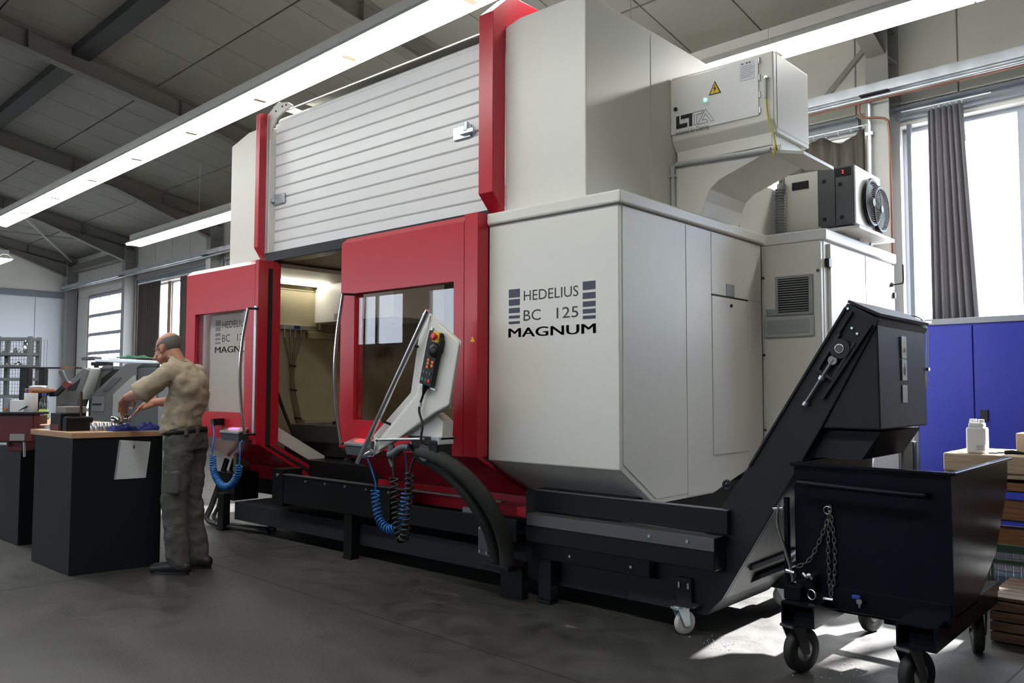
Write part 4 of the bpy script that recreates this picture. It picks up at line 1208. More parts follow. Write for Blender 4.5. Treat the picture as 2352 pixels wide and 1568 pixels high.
# ------------------------------------------------------------------ tipping bin
bn = thing('chip_bin', 'dark blue-black tipping chip bin on casters under the conveyor discharge', 'bin', (-1.32, 4.3, 0))
BX0, BX1 = -1.640, -0.962
prof = [(3.85, 0.945), (3.85, 0.345), (4.22, 0.345), (4.60, 0.50), (4.90, 0.80), (4.92, 0.945)]
for x in (BX0, BX1 - 0.006):
    MB().xprism(prof, x, x + 0.006).build('side_wall', BINM, bn)
MB().box(BX0, BX1, 3.846, 3.852, 0.345, 0.945).build('front_wall', BINM, bn)
for (ya, za), (yb, zb) in zip(prof[1:-1], prof[2:-1]):
    MB().prism([(BX0, ya, za), (BX0, yb, zb), (BX0, yb + 0.004, zb + 0.006), (BX0, ya + 0.004, za + 0.006)], (BX1 - BX0, 0, 0)).build('rear_wall', BINM, bn)
for a, b in (((BX0 - 0.012, 3.845, 0.945), (BX1 + 0.012, 3.845, 0.945)), ((BX0 - 0.006, 3.84, 0.945), (BX0 - 0.006, 4.92, 0.945)), ((BX1 + 0.006, 3.84, 0.945), (BX1 + 0.006, 4.92, 0.945))):
    MB().bar(a, b, 0.028, 0.014).build('rim', BINM, bn, 0.003)
hb = MB().tube(spline([(-1.60, 3.85, 0.868), (-1.595, 3.80, 0.866), (-1.575, 3.785, 0.865), (-1.30, 3.783, 0.857), (-1.075, 3.785, 0.852), (-1.055, 3.80, 0.852), (-1.05, 3.85, 0.853)], 6), 0.013, 10)
hb.build('push_handle', BINM, bn)
MB().box(BX0 + 0.01, BX1 - 0.01, 3.84, 3.856, 0.30, 0.40).build('base_flange', BINM, bn, 0.003)
for x in (BX0 + 0.02, BX1 - 0.06):
    MB().box(x, x + 0.04, 3.86, 4.75, 0.30, 0.345).build('base_bar', BINM, bn)
# hollow fork pockets
for x0, x1 in ((-1.648, -1.495), (-1.150, -0.995)):
    p = MB()
    z0, z1, w = 0.232, 0.332, 0.008
    p.box(x0, x1, 3.695, 4.78, z0, z0 + w).box(x0, x1, 3.695, 4.78, z1 - w, z1).box(x0, x0 + w, 3.695, 4.78, z0 + w, z1 - w).box(x1 - w, x1, 3.695, 4.78, z0 + w, z1 - w)
    fp_ = p.build('fork_pocket', BINM, bn)
    MB().box(x0 + 0.03, x1 - 0.02, 3.76, 3.765, z0 + w, z0 + 0.05).build('pocket_stop', BINM, fp_)
MB().bar((-1.50, 4.02, 0.262), (-1.14, 4.02, 0.262), 0.06, 0.02).build('cross_bar', BINM, bn)
MB().bar((-1.50, 4.55, 0.262), (-1.14, 4.55, 0.262), 0.05, 0.03).build('cross_bar', BINM, bn)
MB().box(-1.36, -1.30, 4.2, 4.26, 0.18, 0.30).build('drain_sump', BINM, bn)
for c, ax in (((-1.60, 3.80, 0.102), (-0.95, 0.31)), ((-1.10, 3.79, 0.102), (-0.95, 0.31)), ((-1.58, 4.68, 0.102), (-0.98, 0.2)), ((-1.07, 4.68, 0.102), (-0.9, -0.3))):
    caster(bn, 'caster', c, ax, 0.102, 0.05, 0.232, RUBBER, GREYVENT, RAIL_M, 0.055)
# tipping lever, lock and post at the left
MB().box(-1.675, -1.655, 3.80, 3.83, 0.35, 0.79).build('lever_post', BINM, bn, 0.003)
MB().tube(spline([(-1.690, 3.785, 0.755), (-1.700, 3.785, 0.70), (-1.695, 3.785, 0.64), (-1.665, 3.785, 0.55), (-1.635, 3.785, 0.45), (-1.628, 3.785, 0.41)], 6), 0.008, 8).build('tipping_lever', CHROME, bn)
MB().cyl((-1.72, 3.785, 0.735), (-1.67, 3.785, 0.742), 0.006, 8).build('lever_pin', CHROME, bn)
MB().cyl((-1.66, 3.785, 0.455), (-1.62, 3.785, 0.448), 0.010, 8).build('lever_pivot', CHROME, bn)
MB().box(-1.655, -1.575, 3.74, 3.83, 0.333, 0.395).build('latch_block', BINM, bn, 0.004)
MB().box(-1.57, -1.525, 3.78, 3.84, 0.38, 0.45).build('latch_block', BINM, bn, 0.004)
MB().tube(spline([(-1.575, 3.775, 0.455), (-1.555, 3.77, 0.44), (-1.545, 3.77, 0.455), (-1.53, 3.77, 0.435)], 5), 0.009, 8).build('latch_hook', CHROME, bn)
MB().ring((-1.535, 3.77, 0.365), (0.3, 1, 0), 0.022, 0.005, 16, 6).build('latch_ring', CHROME, bn)
def chain(pts, nm, n):
    P = spline(pts, 12)
    L = [0]
    for a, b in zip(P, P[1:]):
        L.append(L[-1] + (b - a).length)
    b = MB()
    j = 0
    for i in range(n):
        s = L[-1] * (i + 0.5) / n
        while j < len(L) - 2 and L[j + 1] < s:
            j += 1
        p = P[j].lerp(P[j + 1], (s - L[j]) / (L[j + 1] - L[j]))
        T = (P[j + 1] - P[j]).normalized()
        sd = Y if i % 2 else T.cross(Y).normalized()
        hl, hw = L[-1] / n * 0.68, 0.0075
        ring = []
        for q in range(12):
            a = 2 * pi * q / 12
            ring.append(p + T * (hl * cos(a)) + sd * (hw * sin(a)))
        b.tube(ring, 0.0024, 5, closed=True)
    b.build(nm, RAIL_M, bn, stuff=True)
chain([(-1.470, 3.835, 0.765), (-1.480, 3.835, 0.60), (-1.478, 3.835, 0.42), (-1.470, 3.83, 0.36)], 'chain', 17)
chain([(-1.470, 3.835, 0.765), (-1.452, 3.835, 0.60), (-1.455, 3.835, 0.45), (-1.470, 3.83, 0.36)], 'chain', 17)
chain([(-1.480, 3.835, 0.70), (-1.52, 3.835, 0.60), (-1.565, 3.825, 0.51), (-1.61, 3.80, 0.475)], 'chain', 11)
MB().ring((-1.478, 3.83, 0.745), (0, 1, 0.1), 0.018, 0.003, 16, 5).build('snap_hook', CHROME, bn)
MB().tube([(-1.50, 3.82, 0.345), (-1.455, 3.82, 0.345)], 0.011, 8).build('chain_anchor', CHROME, bn)
vv = MB().cyl((-1.335, 3.85, 0.362), (-1.335, 3.80, 0.362), 0.013, 12).build('drain_valve', CHROME, bn)
MB().box(-1.365, -1.330, 3.795, 3.812, 0.372, 0.388).build('valve_lever', BLUEPL, vv, 0.003)
MB().cyl((-1.335, 3.81, 0.362), (-1.335, 3.81, 0.335), 0.010, 10).build('valve_outlet', CHROME, vv)

# ------------------------------------------------------------------ control pendant on its arm
pd = thing('control_pendant', 'cream control pendant with grab tube and handheld remote on a black arm', 'control panel', (-3.5, 3.8, 0.2))
ol = [(-3.770, 1.772), (-3.487, 1.583), (-3.577, 1.182), (-3.713, 1.132), (-4.040, 0.971), (-4.292, 0.859), (-4.306, 0.988), (-3.938, 1.273), (-3.870, 1.611), (-3.835, 1.770)]
inr = [(-3.765, 1.760), (-3.497, 1.577), (-3.585, 1.192), (-3.713, 1.145), (-4.030, 0.985), (-4.262, 0.882), (-4.225, 0.985), (-3.880, 1.265), (-3.800, 1.600)]
hs = MB()
hs.prism([(x - 0.036, 3.486, z) for x, z in ol], (-0.075, 0.070, 0))
hs.build('housing', CREAM, pd, 0.004)
hs2 = MB()
hs2.prism([(x, 3.452, z) for x, z in inr], (-0.04, 0.036, 0))
hs2.build('back_shell', CREAM, pd, 0.022, 3)
MB().prism([(-3.93, 3.54, 1.27), (-3.862, 3.54, 1.60), (-3.872, 3.54, 1.60), (-3.942, 3.54, 1.275), (-4.30, 3.54, 0.995), (-4.295, 3.54, 0.985)], (0, 0.05, 0)).build('screen_gasket', BLACK, pd)
for x, z in ((-3.905, 1.455), (-3.915, 1.375), (-3.965, 1.30)):
    MB().ball((x, 3.53, z), 0.011, 10).build('screw_knob', ALU, pd)
MB().tube([(-3.765, 3.435, 1.778), (-4.440, 3.435, 0.806)], 0.018, 16).build('grab_tube', CHROME, pd)
MB().tube([(-3.945, 3.44, 1.57), (-3.90, 3.50, 1.56)], 0.008, 8).build('tube_bracket', BLACK, pd)
MB().tube([(-4.20, 3.44, 1.09), (-4.16, 3.50, 1.06)], 0.008, 8).build('tube_bracket', BLACK, pd)
MB().cyl((-4.40, 3.45, 0.855), (-4.34, 3.47, 0.885), 0.024, 12).build('tube_clamp', CHROME, pd)
MB().box(-4.36, -4.30, 3.43, 3.47, 0.905, 0.955).build('clamp_block', GREYDK, pd, 0.004)
MB().tube([(-4.30, 3.44, 0.955), (-4.265, 3.44, 0.955), (-4.275, 3.44, 0.86), (-4.335, 3.44, 0.855)], 0.004, 6).build('wire_hook', CHROME, pd)
MB().tube([(-4.245, 3.44, 0.968), (-3.80, 3.44, 0.990)], 0.009, 10).build('support_rod', ALU, pd)
MB().ball((-4.245, 3.44, 0.968), 0.015, 10).build('rod_end', CHROME, pd)
# neck and joint
MB().prism([(-4.03, 3.50, 1.00), (-3.70, 3.50, 1.00), (-3.692, 3.50, 1.10), (-3.78, 3.50, 1.15)], (0, 0.09, 0)).build('neck', CREAM, pd, 0.004)
MB().box(-4.0, -3.70, 3.49, 3.61, 0.985, 1.0).build('neck_plate', BLACK, pd, 0.002)
MB().box(-3.775, -3.70, 3.475, 3.60, 0.955, 1.005).build('swivel_plate', ALU, pd, 0.004)
MB().box(-3.95, -3.71, 3.47, 3.60, 0.88, 0.985).build('swivel_head', BLACK, pd, 0.012, 3)
MB().cyl((-3.82, 3.46, 0.905), (-3.82, 3.62, 0.905), 0.052, 24).build('swivel_joint', GREYDK, pd)
for x in (-3.98, -3.96, -3.90):
    MB().cyl((x, 3.50, 0.985), (x, 3.50, 0.945), 0.006, 8).build('bolt', ZINC, pd)
# air gun hanging from the joint
ag = MB().tube(spline([(-3.95, 3.46, 0.93), (-4.02, 3.455, 0.925), (-4.08, 3.45, 0.89), (-4.13, 3.45, 0.875)], 5), [0.024] * 6 + [0.028] * 10, 10).build('air_gun', GREYDK, pd)
MB().tube(spline([(-4.12, 3.45, 0.94), (-4.115, 3.45, 0.89), (-4.125, 3.45, 0.85), (-4.10, 3.45, 0.80)], 5), [0.022] * 8 + [0.014] * 8, 10).build('gun_handle', GREYDK, ag)
MB().tube([(-4.125, 3.45, 0.85), (-4.10, 3.45, 0.785), (-4.085, 3.45, 0.77)], 0.008, 7).build('gun_nozzle', BLACK, ag)
# arm hoses
A1 = [(-3.90, 3.50, 0.905), (-3.738, 3.50, 0.879), (-3.581, 3.55, 0.793), (-3.465, 3.62, 0.654), (-3.414, 3.70, 0.495), (-3.420, 3.77, 0.34), (-3.433, 3.80, 0.225)]
A2 = [(-3.92, 3.53, 0.87), (-3.797, 3.53, 0.838), (-3.654, 3.56, 0.755), (-3.560, 3.62, 0.63), (-3.512, 3.70, 0.48), (-3.515, 3.77, 0.34), (-3.530, 3.81, 0.225)]
MB().tube(spline(A1, 8), 0.046, 16).build('arm_hose', HOSE_M, pd)
MB().tube(spline(A2, 8), 0.044, 16).build('arm_hose', HOSE_M, pd)
MB().box(-3.60, -3.37, 3.74, 3.90, 0.20, 0.228).build('arm_foot', BLACK, pd, 0.004)
MB().prism([(-3.58, 3.90, 0.0), (-3.40, 3.90, 0.0), (-3.40, 3.90, 0.23), (-3.58, 3.90, 0.23)], (0, 0.06, 0)).build('arm_post', BLACK, pd, 0.004)
MB().prism([(-3.72, 3.84, 0.42), (-3.62, 3.84, 0.44), (-3.60, 3.84, 0.24), (-3.72, 3.84, 0.25)], (0, 0.01, 0)).build('stay_plate', RAIL_M, pd, 0.002)
for x, z in ((-3.70, 0.415), (-3.70, 0.27), (-3.64, 0.265)):
    MB().cyl((x, 3.84, z), (x, 3.832, z), 0.009, 8).build('screw', ZINC, pd)
# handheld remote in its holder
rm = thing('hand_remote', 'black handheld control box with red emergency stop button in the pendant holder', 'remote control', (-3.68, 3.42, 1.3))
ra, rb = Vector((-3.762, 3.415, 1.318)), Vector((-3.675, 3.415, 1.645))
rd_ = (rb - ra).normalized()
rs = Vector((rd_.z, 0, -rd_.x))
def rp(s, t, y=0.0):
    p = ra + rd_ * s + rs * t
    return Vector((p.x, 3.41 + y, p.z))
rc = MB()
rc.prism([rp(0, -0.055), rp(0, 0.055), rp(0.20, 0.055), rp(0.23, 0.07), rp(0.29, 0.07), rp(0.31, 0.055), rp(0.335, 0.05), rp(0.335, -0.05), rp(0.28, -0.055)], (0, 0.036, 0))
rc.build('remote_case', RUBBER, rm, 0.006)
MB().prism([rp(-0.018, -0.075, 0.03), rp(-0.018, 0.07, 0.03), rp(-0.005, 0.07, 0.03), rp(-0.005, -0.06, 0.03), rp(0.35, -0.055, 0.03), rp(0.35, -0.07, 0.03)], (0, 0.010, 0)).build('remote_holder', ALU, rm, 0.002)
MB().prism([rp(0.275, -0.005, -0.006), rp(0.275, 0.055, -0.006), rp(0.34, 0.050, -0.006), rp(0.34, -0.005, -0.006)], (0, 0.008, 0)).build('yellow_collar', YELLOW, rm, 0.003)
es = MB().cyl(rp(0.31, 0.028, -0.006), rp(0.31, 0.028, -0.022), 0.012, 14)
es.lathe([(0.020, 0.0), (0.024, 0.006), (0.022, 0.013), (0.012, 0.017)], rp(0.31, 0.028, -0.020), -Y, 20)
es.build('emergency_stop', REDBTN, rm)
MB().lathe([(0.040, 0.0), (0.042, 0.008), (0.036, 0.016), (0.010, 0.018)], rp(0.225, 0.030), -Y, 28).build('handwheel', BLACK, rm)
for i in range(3):
    MB().obox(rp(0.115 + 0.022 * i, -0.005, -0.002), rs * 0.010, rd_ * 0.008, Y * 0.003).build('key', ORANGE, rm)
for i in range(2):
    MB().obox(rp(0.130 + 0.022 * i, 0.033, -0.002), rs * 0.010, rd_ * 0.008, Y * 0.003).build('key', ORANGE, rm)
for i in range(3):
    MB().obox(rp(0.080, -0.028 + 0.028 * i, -0.002), rs * 0.009, rd_ * 0.008, Y * 0.003).build('key', GREYDK, rm)
for i, m in enumerate((GREENKEY, GREYDK, REDBTN)):
    MB().obox(rp(0.035, -0.028 + 0.028 * i, -0.002), rs * 0.010, rd_ * 0.009, Y * 0.003).build('key', m, rm)
rcb = MB().tube(spline([rp(0.0, -0.01, 0.018), rp(-0.03, -0.012, 0.018), rp(-0.06, -0.016, 0.018)], 4), [0.020, 0.019, 0.018, 0.017, 0.016, 0.014, 0.012, 0.010, 0.009], 10).build('cable_boot', BLACK, rm)
MB().tube(spline([rp(-0.06, -0.016, 0.018), rp(-0.16, -0.028, 0.018), (-3.795, 3.425, 1.08), (-3.80, 3.42, 0.985), (-3.775, 3.45, 0.955)], 6), 0.0075, 8).build('remote_cable', RUBBER, rm)
MB().cyl(rp(-0.115, -0.022, 0.018), rp(-0.14, -0.025, 0.018), 0.010, 10).build('cable_tag', STICKER, rm)

# coiled air hoses
def coil_hose(name, label, lead, path, tail, turns, R, r, m):
    t = thing(name, label, 'hose', path[0])
    MB().tube(helix(path, turns, R), r, 6).build('coil', m, t)
    MB().tube(spline(lead, 6), r, 7).build('hose_end', m, t)
    MB().tube(spline(tail, 6), r, 7).build('hose_end', m, t)
    return t
coil_hose('coiled_hose', 'blue coiled air hose hanging in a loop below the pendant', [(-4.52, 3.58, 0.82), (-4.50, 3.6, 0.75), (-4.455, 3.6, 0.66), (-4.455, 3.6, 0.615)],
          [(-4.457, 3.6, 0.612), (-4.440, 3.6, 0.50), (-4.40, 3.6, 0.41), (-4.303, 3.6, 0.367), (-4.21, 3.6, 0.41), (-4.170, 3.6, 0.50), (-4.145, 3.6, 0.62)],
          [(-4.145, 3.6, 0.62), (-4.135, 3.6, 0.72), (-4.135, 3.59, 0.88)], 24, 0.027, 0.0055, BLUEHOSE)
coil_hose('coiled_cable', 'black coiled cable hanging in a narrow loop beside the blue hose', [(-4.05, 3.415, 0.88), (-4.05, 3.415, 0.80), (-4.045, 3.415, 0.745)],
          [(-4.045, 3.415, 0.74), (-4.03, 3.415, 0.60), (-4.01, 3.415, 0.45), (-3.97, 3.415, 0.365), (-3.93, 3.415, 0.42), (-3.905, 3.415, 0.60), (-3.895, 3.415, 0.78)],
          [(-3.895, 3.415, 0.78), (-3.88, 3.415, 0.83), (-3.85, 3.415, 0.88)], 26, 0.024, 0.0078, RUBBER)
coil_hose('coiled_hose', 'blue coiled air hose hanging on the left door behind the man', [(-6.83, 3.70, 0.97), (-6.79, 3.69, 0.90), (-6.755, 3.66, 0.80), (-6.745, 3.65, 0.72)],
          [(-6.735, 3.65, 0.715), (-6.715, 3.65, 0.60), (-6.64, 3.65, 0.51), (-6.52, 3.65, 0.467), (-6.40, 3.65, 0.50), (-6.32, 3.65, 0.58), (-6.295, 3.65, 0.66)],
          [(-6.295, 3.65, 0.66), (-6.284, 3.65, 0.76), (-6.31, 3.66, 0.83), (-6.335, 3.70, 0.86)], 34, 0.025, 0.007, BLUEHOSE)
gn = MB().tube([(-6.87, 3.715, 1.02), (-6.855, 3.715, 0.985), (-6.83, 3.70, 0.955)], [0.02, 0.018, 0.012], 8).build('air_gun', BLACK)
tag(gn, 'small black air gun hooked on the left red door', 'air gun')
hk = MB().box(-6.88, -6.82, 3.735, 3.797, 0.97, 1.03).build('holder', BLACK, gn)

# ------------------------------------------------------------------ the man at the bench
PO = Vector((-5.735, 2.90, 0))
PF = Vector((-0.87, -0.49, 0)).normalized()
PL = Vector((-PF.y, PF.x, 0))
def W(f, l, z):
    return PO + PF * f + PL * l + Vector((0, 0, z))
man = thing('person', 'man in khaki shirt and grey work trousers working at the black bench', 'person', PO)
def limb(b, pts, n=14, flat=False):
    """tapered limb with round ends: pts = (f, l, z, radius)"""
    P = [W(*p[:3]) for p in pts]
    R = [p[3] for p in pts]
    S, T = [], []
    m = 6
    for i in range(len(P) - 1):
        for k in range(m):
            t = k / m
            S.append(P[i].lerp(P[i + 1], t))
            T.append(R[i] * (1 - t) + R[i + 1] * t)
    S.append(P[-1])
    T.append(R[-1])
    b.tube(S, T, n)
    for p, r in ((P[0], R[0]), (P[-1], R[-1]))[:1 if flat else 2]:
        b.ball(p, r * 0.995, 12)
    for i in range(1, len(P) - 1):
        b.ball(P[i], R[i] * 1.0, 12)
def rings(b, rs, n=24):
    """loft: rs = (f, l, z, half depth along f, half width along l, lean)"""
    v, fs = [], []
    for (f, l, z, df, dl, ln) in rs:
        for k in range(n):
            a = 2 * pi * k / n
            ca, sa = cos(a), sin(a)
            e = 0.85
            cf = math.copysign(abs(ca) ** e, ca) * df
            sl = math.copysign(abs(sa) ** e, sa) * dl
            v.append(W(f + cf, l + sl, z + ln * cf))
    for i in range(len(rs) - 1):
        for k in range(n):
            fs.append((i * n + k, i * n + (k + 1) % n, (i + 1) * n + (k + 1) % n, (i + 1) * n + k))
    fs.append(tuple(range(n - 1, -1, -1)))
    fs.append(tuple(range((len(rs) - 1) * n, len(rs) * n)))
    b.add(v, fs, True)
def fuse(b, name, m, parent, voxel, smooth=4, label=None, disp=0.0, dscale=0.1):
    o = bpy.data.objects.new(name, b.mesh(name, m))
    COL.objects.link(o)
    r = o.modifiers.new('remesh', 'REMESH')
    r.mode = 'VOXEL'
    r.voxel_size = voxel
    r.use_smooth_shade = True
    s = o.modifiers.new('smooth', 'SMOOTH')
    s.iterations = smooth
    s.factor = 0.5
    if disp:
        tx = bpy.data.textures.new(name, 'CLOUDS')
        tx.noise_scale = dscale
        d = o.modifiers.new('folds', 'DISPLACE')
        d.texture = tx
        d.strength = disp
        d.mid_level = 0.40
        d.texture_coords = 'LOCAL'
    dg = bpy.context.evaluated_depsgraph_get()
    me = bpy.data.meshes.new_from_object(o.evaluated_get(dg))
    bpy.data.objects.remove(o)
    me.name = name
    me.materials.clear()
    me.materials.append(m)
    me.polygons.foreach_set('use_smooth', [True] * len(me.polygons))
    ob = bpy.data.objects.new(name, me)
    link(ob, parent)
    if label:
        ob['label'] = label
    return ob
def hand(b, wr, kn, spread, curl, side, tipdir, r=0.0082):
    """palm from wrist to knuckles, four fingers and a thumb; all points in (f, l, z)"""
    wr, kn, spread, tip = Vector(wr), Vector(kn), Vector(spread).normalized(), Vector(tipdir).normalized()
    d = (kn - wr).normalized()
    nrm = d.cross(spread).normalized()
    for i in range(4):
        o = spread * ((i - 1.5) * 0.0205)
        p0, p1 = wr + o * 0.6, kn + o
        limb(b, [(*p0, 0.017), (*p1, 0.0145)], 10)
        ln = (0.040, 0.046, 0.043, 0.033)[i]
        q1 = p1 + (d * (1 - curl) + tip * curl).normalized() * ln
        q2 = q1 + (d * (0.6 - curl) + tip * (curl + 0.4)).normalized() * ln * 0.75
        q3 = q2 + tip * ln * 0.5
        limb(b, [(*p1, r * 1.12), (*q1, r), (*q2, r * 0.92), (*q3, r * 0.8)], 10)
    t0 = wr + d * 0.02 + spread * (-0.035 * side)
    t1 = t0 + (d * 0.5 - spread * side * 0.6).normalized() * 0.042
    t2 = t1 + (d * 0.9 + tip * 0.5 - spread * side * 0.1).normalized() * 0.034
    t3 = t2 + (tip + d * 0.5).normalized() * 0.024
    limb(b, [(*(wr + d * 0.015), 0.018), (*t0, 0.016), (*t1, 0.0125), (*t2, 0.011), (*t3, 0.0085)], 10)

SHL, ELL, WRL = (0.045, 0.165, 1.400), (0.190, 0.250, 1.262), (0.400, 0.115, 1.232)
SHR, ELR, WRR = (0.045, -0.165, 1.400), (0.190, -0.235, 1.205), (0.365, -0.150, 1.190)
bb = MB()
# trunk and legs under the clothes
rings(bb, [(0.0, 0, 0.92, 0.08, 0.12, 0), (0.015, 0, 1.05, 0.07, 0.11, 0), (0.010, 0, 1.2, 0.07, 0.115, 0), (0.0, 0, 1.33, 0.07, 0.12, 0), (0.025, 0, 1.43, 0.062, 0.11, 0), (0.055, 0, 1.47, 0.050, 0.062, 0)])
for s in (1, -1):
    limb(bb, [(0.01, 0.08 * s, 0.90, 0.065), (0.02, 0.095 * s, 0.50, 0.050), (-0.04, 0.10 * s, 0.10, 0.038)])
# neck and head
limb(bb, [(0.045, 0, 1.43, 0.050), (0.090, 0, 1.50, 0.054), (0.130, 0, 1.555, 0.060)])
hc = Vector((0.168, 0.0, 1.594))
tilt = radians(22)
def hp(f, l, u):                                   # head frame: forward, left, up, nodding forward
    return (hc.x + f * cos(tilt) + u * sin(tilt) * 0.6, hc.y + l, hc.z - f * sin(tilt) + u * cos(tilt))
def hball(f, l, u, r, sf=1, sl=1, su=1):
    n = 16
    v, fs = [], []
    m = 10
    for i in range(m + 1):
        ph = pi * i / m
        for k in range(n):
            t = 2 * pi * k / n
            v.append(W(*hp(f + sin(ph) * cos(t) * r * sf, l + sin(ph) * sin(t) * r * sl, u + cos(ph) * r * su)))
    for i in range(m):
        for k in range(n):
            fs.append((i * n + k, (i + 1) * n + k, (i + 1) * n + (k + 1) % n, i * n + (k + 1) % n))
    return v, fs
def hb(b, *a):
    v, fs = hball(*a)
    b.add(v, fs, True)
hb(bb, -0.010, 0, 0.020, 0.092, 1.05, 0.83, 0.92)          # skull
hb(bb, 0.040, 0, -0.030, 0.070, 0.80, 0.82, 1.05)          # face
hb(bb, 0.058, 0, -0.088, 0.032, 0.9, 1.1, 0.8)             # chin
hb(bb, 0.062, 0, 0.010, 0.040, 0.7, 1.35, 0.45)            # brow
for s in (1, -1):
    hb(bb, 0.065, 0.036 * s, -0.035, 0.026, 0.8, 0.8, 0.8) # cheek
    hb(bb, 0.030, 0.052 * s, -0.068, 0.022, 1.5, 0.6, 0.9) # jaw
    hb(bb, -0.002, 0.078 * s, -0.012, 0.030, 0.62, 0.28, 1.05)  # ear
    hb(bb, 0.004, 0.080 * s, -0.036, 0.013, 0.8, 0.5, 1.0)
nz = [hp(0.090, 0, 0.004), hp(0.108, 0, -0.022), hp(0.122, 0, -0.040), hp(0.098, 0, -0.050)]
limb(bb, [(*nz[0], 0.010), (*nz[1], 0.012), (*nz[2], 0.0145), (*nz[3], 0.010)], 10)
for s in (1, -1):
    hb(bb, 0.104, 0.014 * s, -0.045, 0.010, 1, 1, 0.8)
hb(bb, 0.090, 0, -0.066, 0.016, 0.7, 1.5, 0.42)            # upper lip
hb(bb, 0.087, 0, -0.077, 0.015, 0.7, 1.4, 0.42)            # lower lip
# arms and hands
limb(bb, [(*SHL, 0.045), (*ELL, 0.041), (0.295, 0.185, 1.248, 0.040), (*WRL, 0.028)])
limb(bb, [(*SHR, 0.045), (*ELR, 0.041), (0.28, -0.19, 1.197, 0.039), (*WRR, 0.028)])
hand(bb, WRL, (0.458, 0.075, 1.190), (0.55, 0.83, 0.1), 0.6, 1, (0.15, -0.05, -1.0))
hand(bb, WRR, (0.432, -0.105, 1.168), (-0.3, -0.45, 0.85), 0.75, -1, (0.1, 0.75, -0.55))
fuse(bb, 'body', SKIN, man, 0.0055, 3)
# eyes, brows, hair
for s in (1, -1):
    e = MB()
    hb(e, 0.077, 0.031 * s, -0.010, 0.011, 0.8, 1.0, 0.7)
    eo = e.build('eye', WHITEPL, man)
    e = MB()
    hb(e, 0.0845, 0.031 * s, -0.011, 0.0052, 0.6, 1, 1)
    e.build('iris', DARK, eo)
    e = MB()
    hb(e, 0.084, 0.032 * s, 0.012, 0.016, 0.5, 1.2, 0.28)
    e.build('eyebrow', HAIR, man)
hr = MB()
hv, hf_, n_, m_ = [], [], 28, 20
loc = []
for i in range(m_ + 1):
    ph_ = pi * i / m_
    for k in range(n_):
        t = 2 * pi * k / n_
        l_ = (-0.011 + sin(ph_) * cos(t) * 0.0990, sin(ph_) * sin(t) * 0.0800, 0.018 + cos(ph_) * 0.0890)
        loc.append(l_)
        hv.append(W(*hp(*l_)))
for i in range(m_):
    for k in range(n_):
        fc = (i * n_ + k, (i + 1) * n_ + k, (i + 1) * n_ + (k + 1) % n_, i * n_ + (k + 1) % n_)
        f0 = sum(loc[q][0] for q in fc) / 4
        u0 = sum(loc[q][2] for q in fc) / 4
        top_ = 0.058 - 0.35 * max(f0 + 0.02, 0)
        low_ = -0.062 if f0 < -0.030 else (0.012 if f0 < 0.025 else 0.020)
        if low_ < u0 < top_ and f0 < 0.050:
            hf_.append(fc)
hr.add(hv, hf_, True)
ho = hr.build('hair', HAIR, man)
sd = ho.modifiers.new('thick', 'SOLIDIFY')
sd.thickness = 0.006
sb = ho.modifiers.new('sub', 'SUBSURF')
sb.levels = sb.render_levels = 1

# shirt
st = MB()
rings(st, [(0.042, 0, 0.990, 0.120, 0.170, -0.28), (0.034, 0, 1.06, 0.112, 0.160, -0.15), (0.012, 0, 1.16, 0.112, 0.158, 0), (-0.012, 0, 1.27, 0.112, 0.164, 0), (-0.008, 0, 1.36, 0.104, 0.172, 0.1), (0.016, 0, 1.43, 0.088, 0.150, 0.2), (0.044, 0, 1.475, 0.078, 0.100, 0.3), (0.058, 0, 1.495, 0.074, 0.078, 0.3), (0.078, 0, 1.515, 0.072, 0.072, 0.35)])
limb(st, [(0.03, 0.12, 1.405, 0.068), (*SHL, 0.070), (0.110, 0.215, 1.340, 0.070), (0.205, 0.252, 1.258, 0.080)], flat=True)
limb(st, [(0.03, -0.12, 1.405, 0.068), (*SHR, 0.070), (0.10, -0.205, 1.32, 0.068), (0.180, -0.232, 1.222, 0.076)], flat=True)
shirt = fuse(st, 'shirt', SHIRT, man, 0.010, 5, 'khaki short-sleeved shirt', disp=0.042, dscale=0.09)
MB().tube([W(0.080 + 0.066 * cos(2 * pi * k / 20), 0.066 * sin(2 * pi * k / 20), 1.514 + 0.35 * 0.066 * cos(2 * pi * k / 20)) for k in range(20)], 0.0075, 7, closed=True).build('collar', SHIRT, shirt)
for e, d_ in ((Vector((0.205, 0.252, 1.258)), Vector((0.095, 0.037, -0.082))), (Vector((0.180, -0.232, 1.222)), Vector((0.080, -0.027, -0.098)))):
    d_.normalize()
    MB().ring(W(*(e - d_ * 0.004)), PF * d_.x + PL * d_.y + Z * d_.z, 0.081 if e.y > 0 else 0.077, 0.0045, 24, 6).build('sleeve_hem', SHIRT, shirt)
# belt and trousers
bl = MB()
rings(bl, [(0.0, 0, 0.972, 0.124, 0.170, -0.1), (0.0, 0, 1.010, 0.122, 0.167, -0.1)])
bl.build('belt', LEATHER, man)
tr_ = MB()
rings(tr_, [(0.0, 0, 0.86, 0.118, 0.168, 0), (-0.005, 0, 0.93, 0.118, 0.164, 0), (0.0, 0, 1.0, 0.106, 0.152, -0.1)])
for s in (1, -1):
    limb(tr_, [(0.00, 0.078 * s, 0.86, 0.094), (0.012, 0.088 * s, 0.70, 0.090), (0.020, 0.098 * s, 0.50, 0.083), (0.0, 0.10 * s, 0.30, 0.078), (-0.03 - 0.02 * (s < 0), 0.105 * s, 0.13, 0.074), (-0.035 - 0.02 * (s < 0), 0.105 * s, 0.085, 0.070)])
fuse(tr_, 'trousers', TROUS, man, 0.010, 4, 'grey work trousers', disp=0.035, dscale=0.085)
pk = MB()
